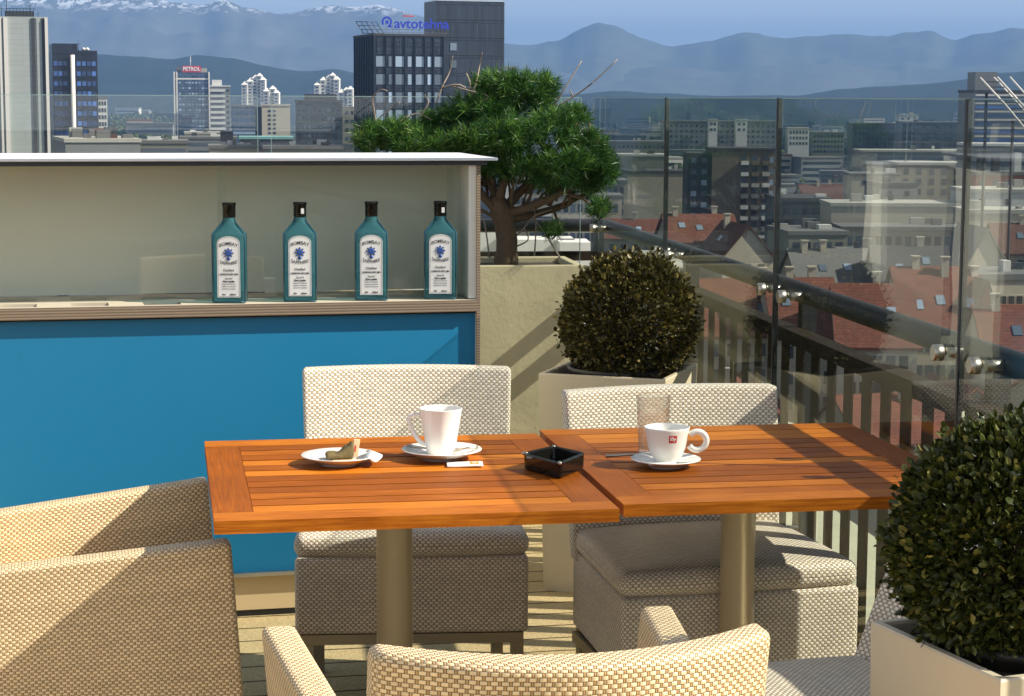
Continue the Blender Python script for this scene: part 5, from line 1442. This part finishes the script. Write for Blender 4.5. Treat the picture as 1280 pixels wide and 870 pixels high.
G('red_roof_house', 'big red roof with skylights below the handrail, before the lower rail', 880, 990, 416, 250, 14, 6.2, 'cream_wall', 'tile_red', 0.12, 'x', 5, 2, 1)
G('red_roof_house', 'big red roof with two dark skylights right of the black screen edge', 972, 1056, 418, 245, 14, 6.4, 'cream_wall', 'tile_red', 0.08, 'x', 4, 2, 2)
G('red_roof_house', 'red roof with pale skylights seen under the handrail near the reflection', 1052, 1150, 430, 238, 15, 6.6, 'cream_wall', 'tile_red', -0.06, 'x', 5, 2, 1)
G('red_roof_house', 'long red roof with three skylights left of the last black screen edge', 1136, 1240, 410, 250, 16, 7.2, 'beige_wall', 'tile_red', 0.05, 'x', 6, 3, 2)
G('red_roof_house', 'red roofed house with a steep gable at the right edge', 1216, 1256, 404, 252, 12, 5.6, 'red_wall', 'tile_dark', 0.1, 'y', 2, 0, 1)
G('red_roof_house', 'low red roof at the right edge above the wicker reflection', 1238, 1330, 440, 232, 13, 5.0, 'cream_wall', 'tile_red', 0.0, 'x', 4, 1, 1)
G('grey_roof_house', 'grey tin gabled house between the last two screens', 1206, 1262, 330, 315, 14, 6.0, 'cream_wall', 'roof_grey', 0.1, 'y', 3, 0, 0)
G('red_roof_house', 'red brown roofed house at the right edge behind the grey gable', 1250, 1330, 312, 345, 14, 4.6, 'beige_wall', 'tile_dark', 0.0, 'x', 5, 1, 1)
G('grey_roof_house', 'brown grey roof in front of the brown courtyard building', 1000, 1100, 352, 300, 14, 4.6, 'beige_wall', 'roof_grey', 0.1, 'x', 5, 2, 2)
G('grey_roof_house', 'dark slate roofed house beside the brown grey roof', 1098, 1190, 350, 295, 13, 4.8, 'grey_wall', 'roof_dark', -0.05, 'x', 5, 2, 1)
for k in range(26):   # lower rows of old town houses nobody could name apart
    D = R.uniform(185, 330); px = R.uniform(700, 1420); wd_ = R.uniform(10, 17); half = wd_ / D * FPX / 2
    yy = 121 + (CAMZ + 45 - R.uniform(7, 11)) / D * FPX
    G('old_town_house', 'old town house with a pitched roof, low between bigger buildings', px - half, px + half, yy, D, R.uniform(9, 13), R.uniform(3, 4.6), R.choice(['cream_wall', 'beige_wall', 'olive_wall']), R.choice(['tile_red', 'tile_dark', 'tile_dark', 'roof_grey', 'roof_dark']), R.uniform(-.4, .4), R.choice('xy'), 0, 0, 1, 'old town houses')

# ---- trees of the city
def crown_mesh(seed, bare=False):
    rr_ = random.Random(seed); m = MB()
    cl = [(Vector((rr_.uniform(-.55, .55), rr_.uniform(-.55, .55), rr_.uniform(.35, 1.25))), rr_.uniform(.28, .5)) for _ in range(9)]
    for c, q in cl:
        for i in range(70 if not bare else 50):
            d = Vector((rr_.gauss(0, 1), rr_.gauss(0, 1), rr_.gauss(0, 1))).normalized()
            p = c + d * q * rr_.uniform(.6, 1.05); s_ = rr_.uniform(.07, .14) * (1 if not bare else .55)
            u = Vector((rr_.gauss(0, 1), rr_.gauss(0, 1), rr_.gauss(0, 1))).normalized(); v = d.cross(u)
            if v.length < 1e-3: continue
            v.normalize(); u = v.cross(d + u * .5).normalized()
            m.tint = min(1, max(0, rr_.gauss(.5, .22)))
            m.quad(p - u * s_ - v * s_ * .6, p + u * s_ - v * s_ * .5, p + u * s_ * .8 + v * s_, p - u * s_ + v * s_ * .7)
    return m.mesh('crown', M['leaf_bare' if bare else 'leaf_far'])
CR = [crown_mesh(i) for i in range(4)] + [crown_mesh(9, True), crown_mesh(10, True)]
tk = MB(); tk.tube([(0, 0, 0), (.02, 0, .35), (0, .02, .8)], [.05, .04, .02], 6)
for a in range(4): tk.tube([(0, 0, .3), (.25 * math.cos(a * 1.6), .25 * math.sin(a * 1.6), .7)], [.025, .01], 5)
TKM = tk.mesh('trunk', M['bark'])
def tree(px, D, hgt, k, label, group, z=GZ):
    r = thing('city_tree', label, 'tree', (wx(px, D), D, z), R.uniform(0, 6), group)
    s_ = hgt / 1.6
    inst('crown', CR[k], r, (0, 0, 0), None, (s_ * R.uniform(.8, 1.1), s_ * R.uniform(.8, 1.1), s_)); inst('trunk', TKM, r, (0, 0, 0), None, (s_, s_, s_))
for k in range(130): tree(R.uniform(120, 240), R.uniform(1250, 3600), R.uniform(15, 23), R.randrange(4), 'dark green tree on the plain left of the red sign tower', 'trees left of the sign tower')
for k in range(16): tree(R.uniform(176, 262), R.uniform(1150, 1450), R.uniform(12, 17), 4 + R.randrange(2), 'brown leafless tree in front of the red sign tower', 'bare trees by the sign tower')
for k in range(80):
    D = R.uniform(750, 3200); tree(R.uniform(690, 1215), D, R.uniform(10, 18), R.randrange(4), 'green tree among the distant blocks behind the glass', 'trees behind the glass')
for k in range(15): tree(R.uniform(-1000, -100), R.uniform(500, 2500), R.uniform(11, 18), R.randrange(4), 'green tree mirrored in the glass screens', 'mirrored trees')
for k in range(12): tree(R.uniform(930, 1000), R.uniform(240, 420), R.uniform(9, 14), R.choice([0, 1, 4, 5]), 'tree in a courtyard between the red roofs', 'courtyard trees')
for k in range(20): tree(R.uniform(280, 470), R.uniform(1300, 3600), R.uniform(8, 14), R.randrange(4), 'small tree between the blocks below the white peaked towers', 'trees below the peaked towers')

# ---- far plain: blocks and houses
fb = []
for wl, rf in (('white_wall', 'roof_pale'), ('grey_wall', 'roof_grey'), ('cream_wall', 'tile_dark'), ('beige_wall', 'tile_red'), ('olive_wall', 'roof_grey'), ('glass_dark', 'roof_dark')):
    a = MB(); a.box(-.5, .5, -.5, .5, 0, 1); b = MB(); b.box(-.52, .52, -.52, .52, 1.001, 1.05); c = MB()
    for i in range(4): c.box(-.46, .46, -.508, -.5, .16 + .21 * i, .25 + .21 * i)
    fb.append((a.mesh('wall', M[wl]), b.mesh('roof', M[rf]), c.mesh('window_band', M['win'])))
def far_block(px, D, w, d, h, label, group, name='city_block'):
    r = thing(name, label, 'building', (wx(px, D), D, GZ), R.uniform(-.3, .3), group)
    a, b, c = R.choice(fb); s_ = (w, d, h)
    for nme, me in (('wall', a), ('roof', b), ('window_band', c)): inst(nme, me, r, (0, 0, 0), None, s_)
for k in range(110):
    D = R.uniform(1300, 3400); px = R.choice([R.uniform(120, 460), R.uniform(620, 1300), R.uniform(620, 1300)])
    far_block(px, D, R.uniform(10, 40), R.uniform(10, 16), R.choice([6, 8, 10, 14, 18, 24]) * R.uniform(.8, 1.1), 'far building on the hazy city plain', 'far buildings on the plain')
for k in range(70):
    D = R.uniform(480, 1300); px = R.uniform(700, 1290)
    far_block(px, D, R.uniform(10, 28), R.uniform(9, 15), R.uniform(8, 17), 'mid distance city building seen through the glass screens', 'mid distance city buildings')
for k in range(26):
    D = R.uniform(420, 1400); px = R.uniform(-1100, -150)
    far_block(px, D, R.uniform(14, 34), R.uniform(12, 18), R.uniform(14, 44), 'city building mirrored in the glass screens', 'mirrored city buildings')
for k in range(70):
    D = R.uniform(3400, 6200); px = R.uniform(640, 1200)
    far_block(px, D, R.uniform(14, 50), 14, R.uniform(8, 26), 'tiny pale building at the foot of the mountains', 'tiny far buildings')

# ---- rooftop plant just outside the back screens
def ac(label, x, y, w, h, d, fans, z0=-.03):
    r = thing('cooling_unit', label, 'cooling unit', (x, y, z0), 0.05)
    m = MB(); m.box(-w / 2, w / 2, 0, d, .06, h); m.build('casing', M['white_wall'], r)
    for k in range(fans):
        fx = (k + .5) / fans * w - w / 2
        f = MB(); f.tube([(fx, -.012, h * .56), (fx, -.001, h * .56)], min(h * .3, w / fans * .38), 20); f.build('fan', M['roof_dark'], r)
    f = MB(); f.box(-w / 2 + .05, -w / 2 + .15, .05, d - .05, 0, .059); f.box(w / 2 - .15, w / 2 - .05, .05, d - .05, 0, .059); f.build('foot', M['dark_metal'], r)
p = at(672, 318, 11.2); ac('white cooling unit with round fans behind the pine trunk', p.x, 11.2, .42, .80, .3, 2)
p = at(719, 318, 11.0); ac('plain white cabinet behind the glass right of the pine planter', p.x, 11.0, .17, .80, .3, 1)
p = at(612, 318, 11.4); ac('bluish white unit glimpsed left of the pine trunk', p.x, 11.4, .22, .86, .3, 0)

# ---- haze
HAZE_D = 1.3e-4
hz = MB(); hz.box(-17000, 17000, -3200, 19500, GZ - 1, 640)
th = NT('haze'); pv = th.n('ShaderNodeVolumePrincipled')
pv.inputs['Color'].default_value = (0.170, 0.340, 0.67, 1); pv.inputs['Density'].default_value = HAZE_D
pv.inputs['Anisotropy'].default_value = 0.0
th.t.links.new(pv.outputs[0], th.out.inputs['Volume'])
tag(hz.build('haze', th.m), kind='stuff')
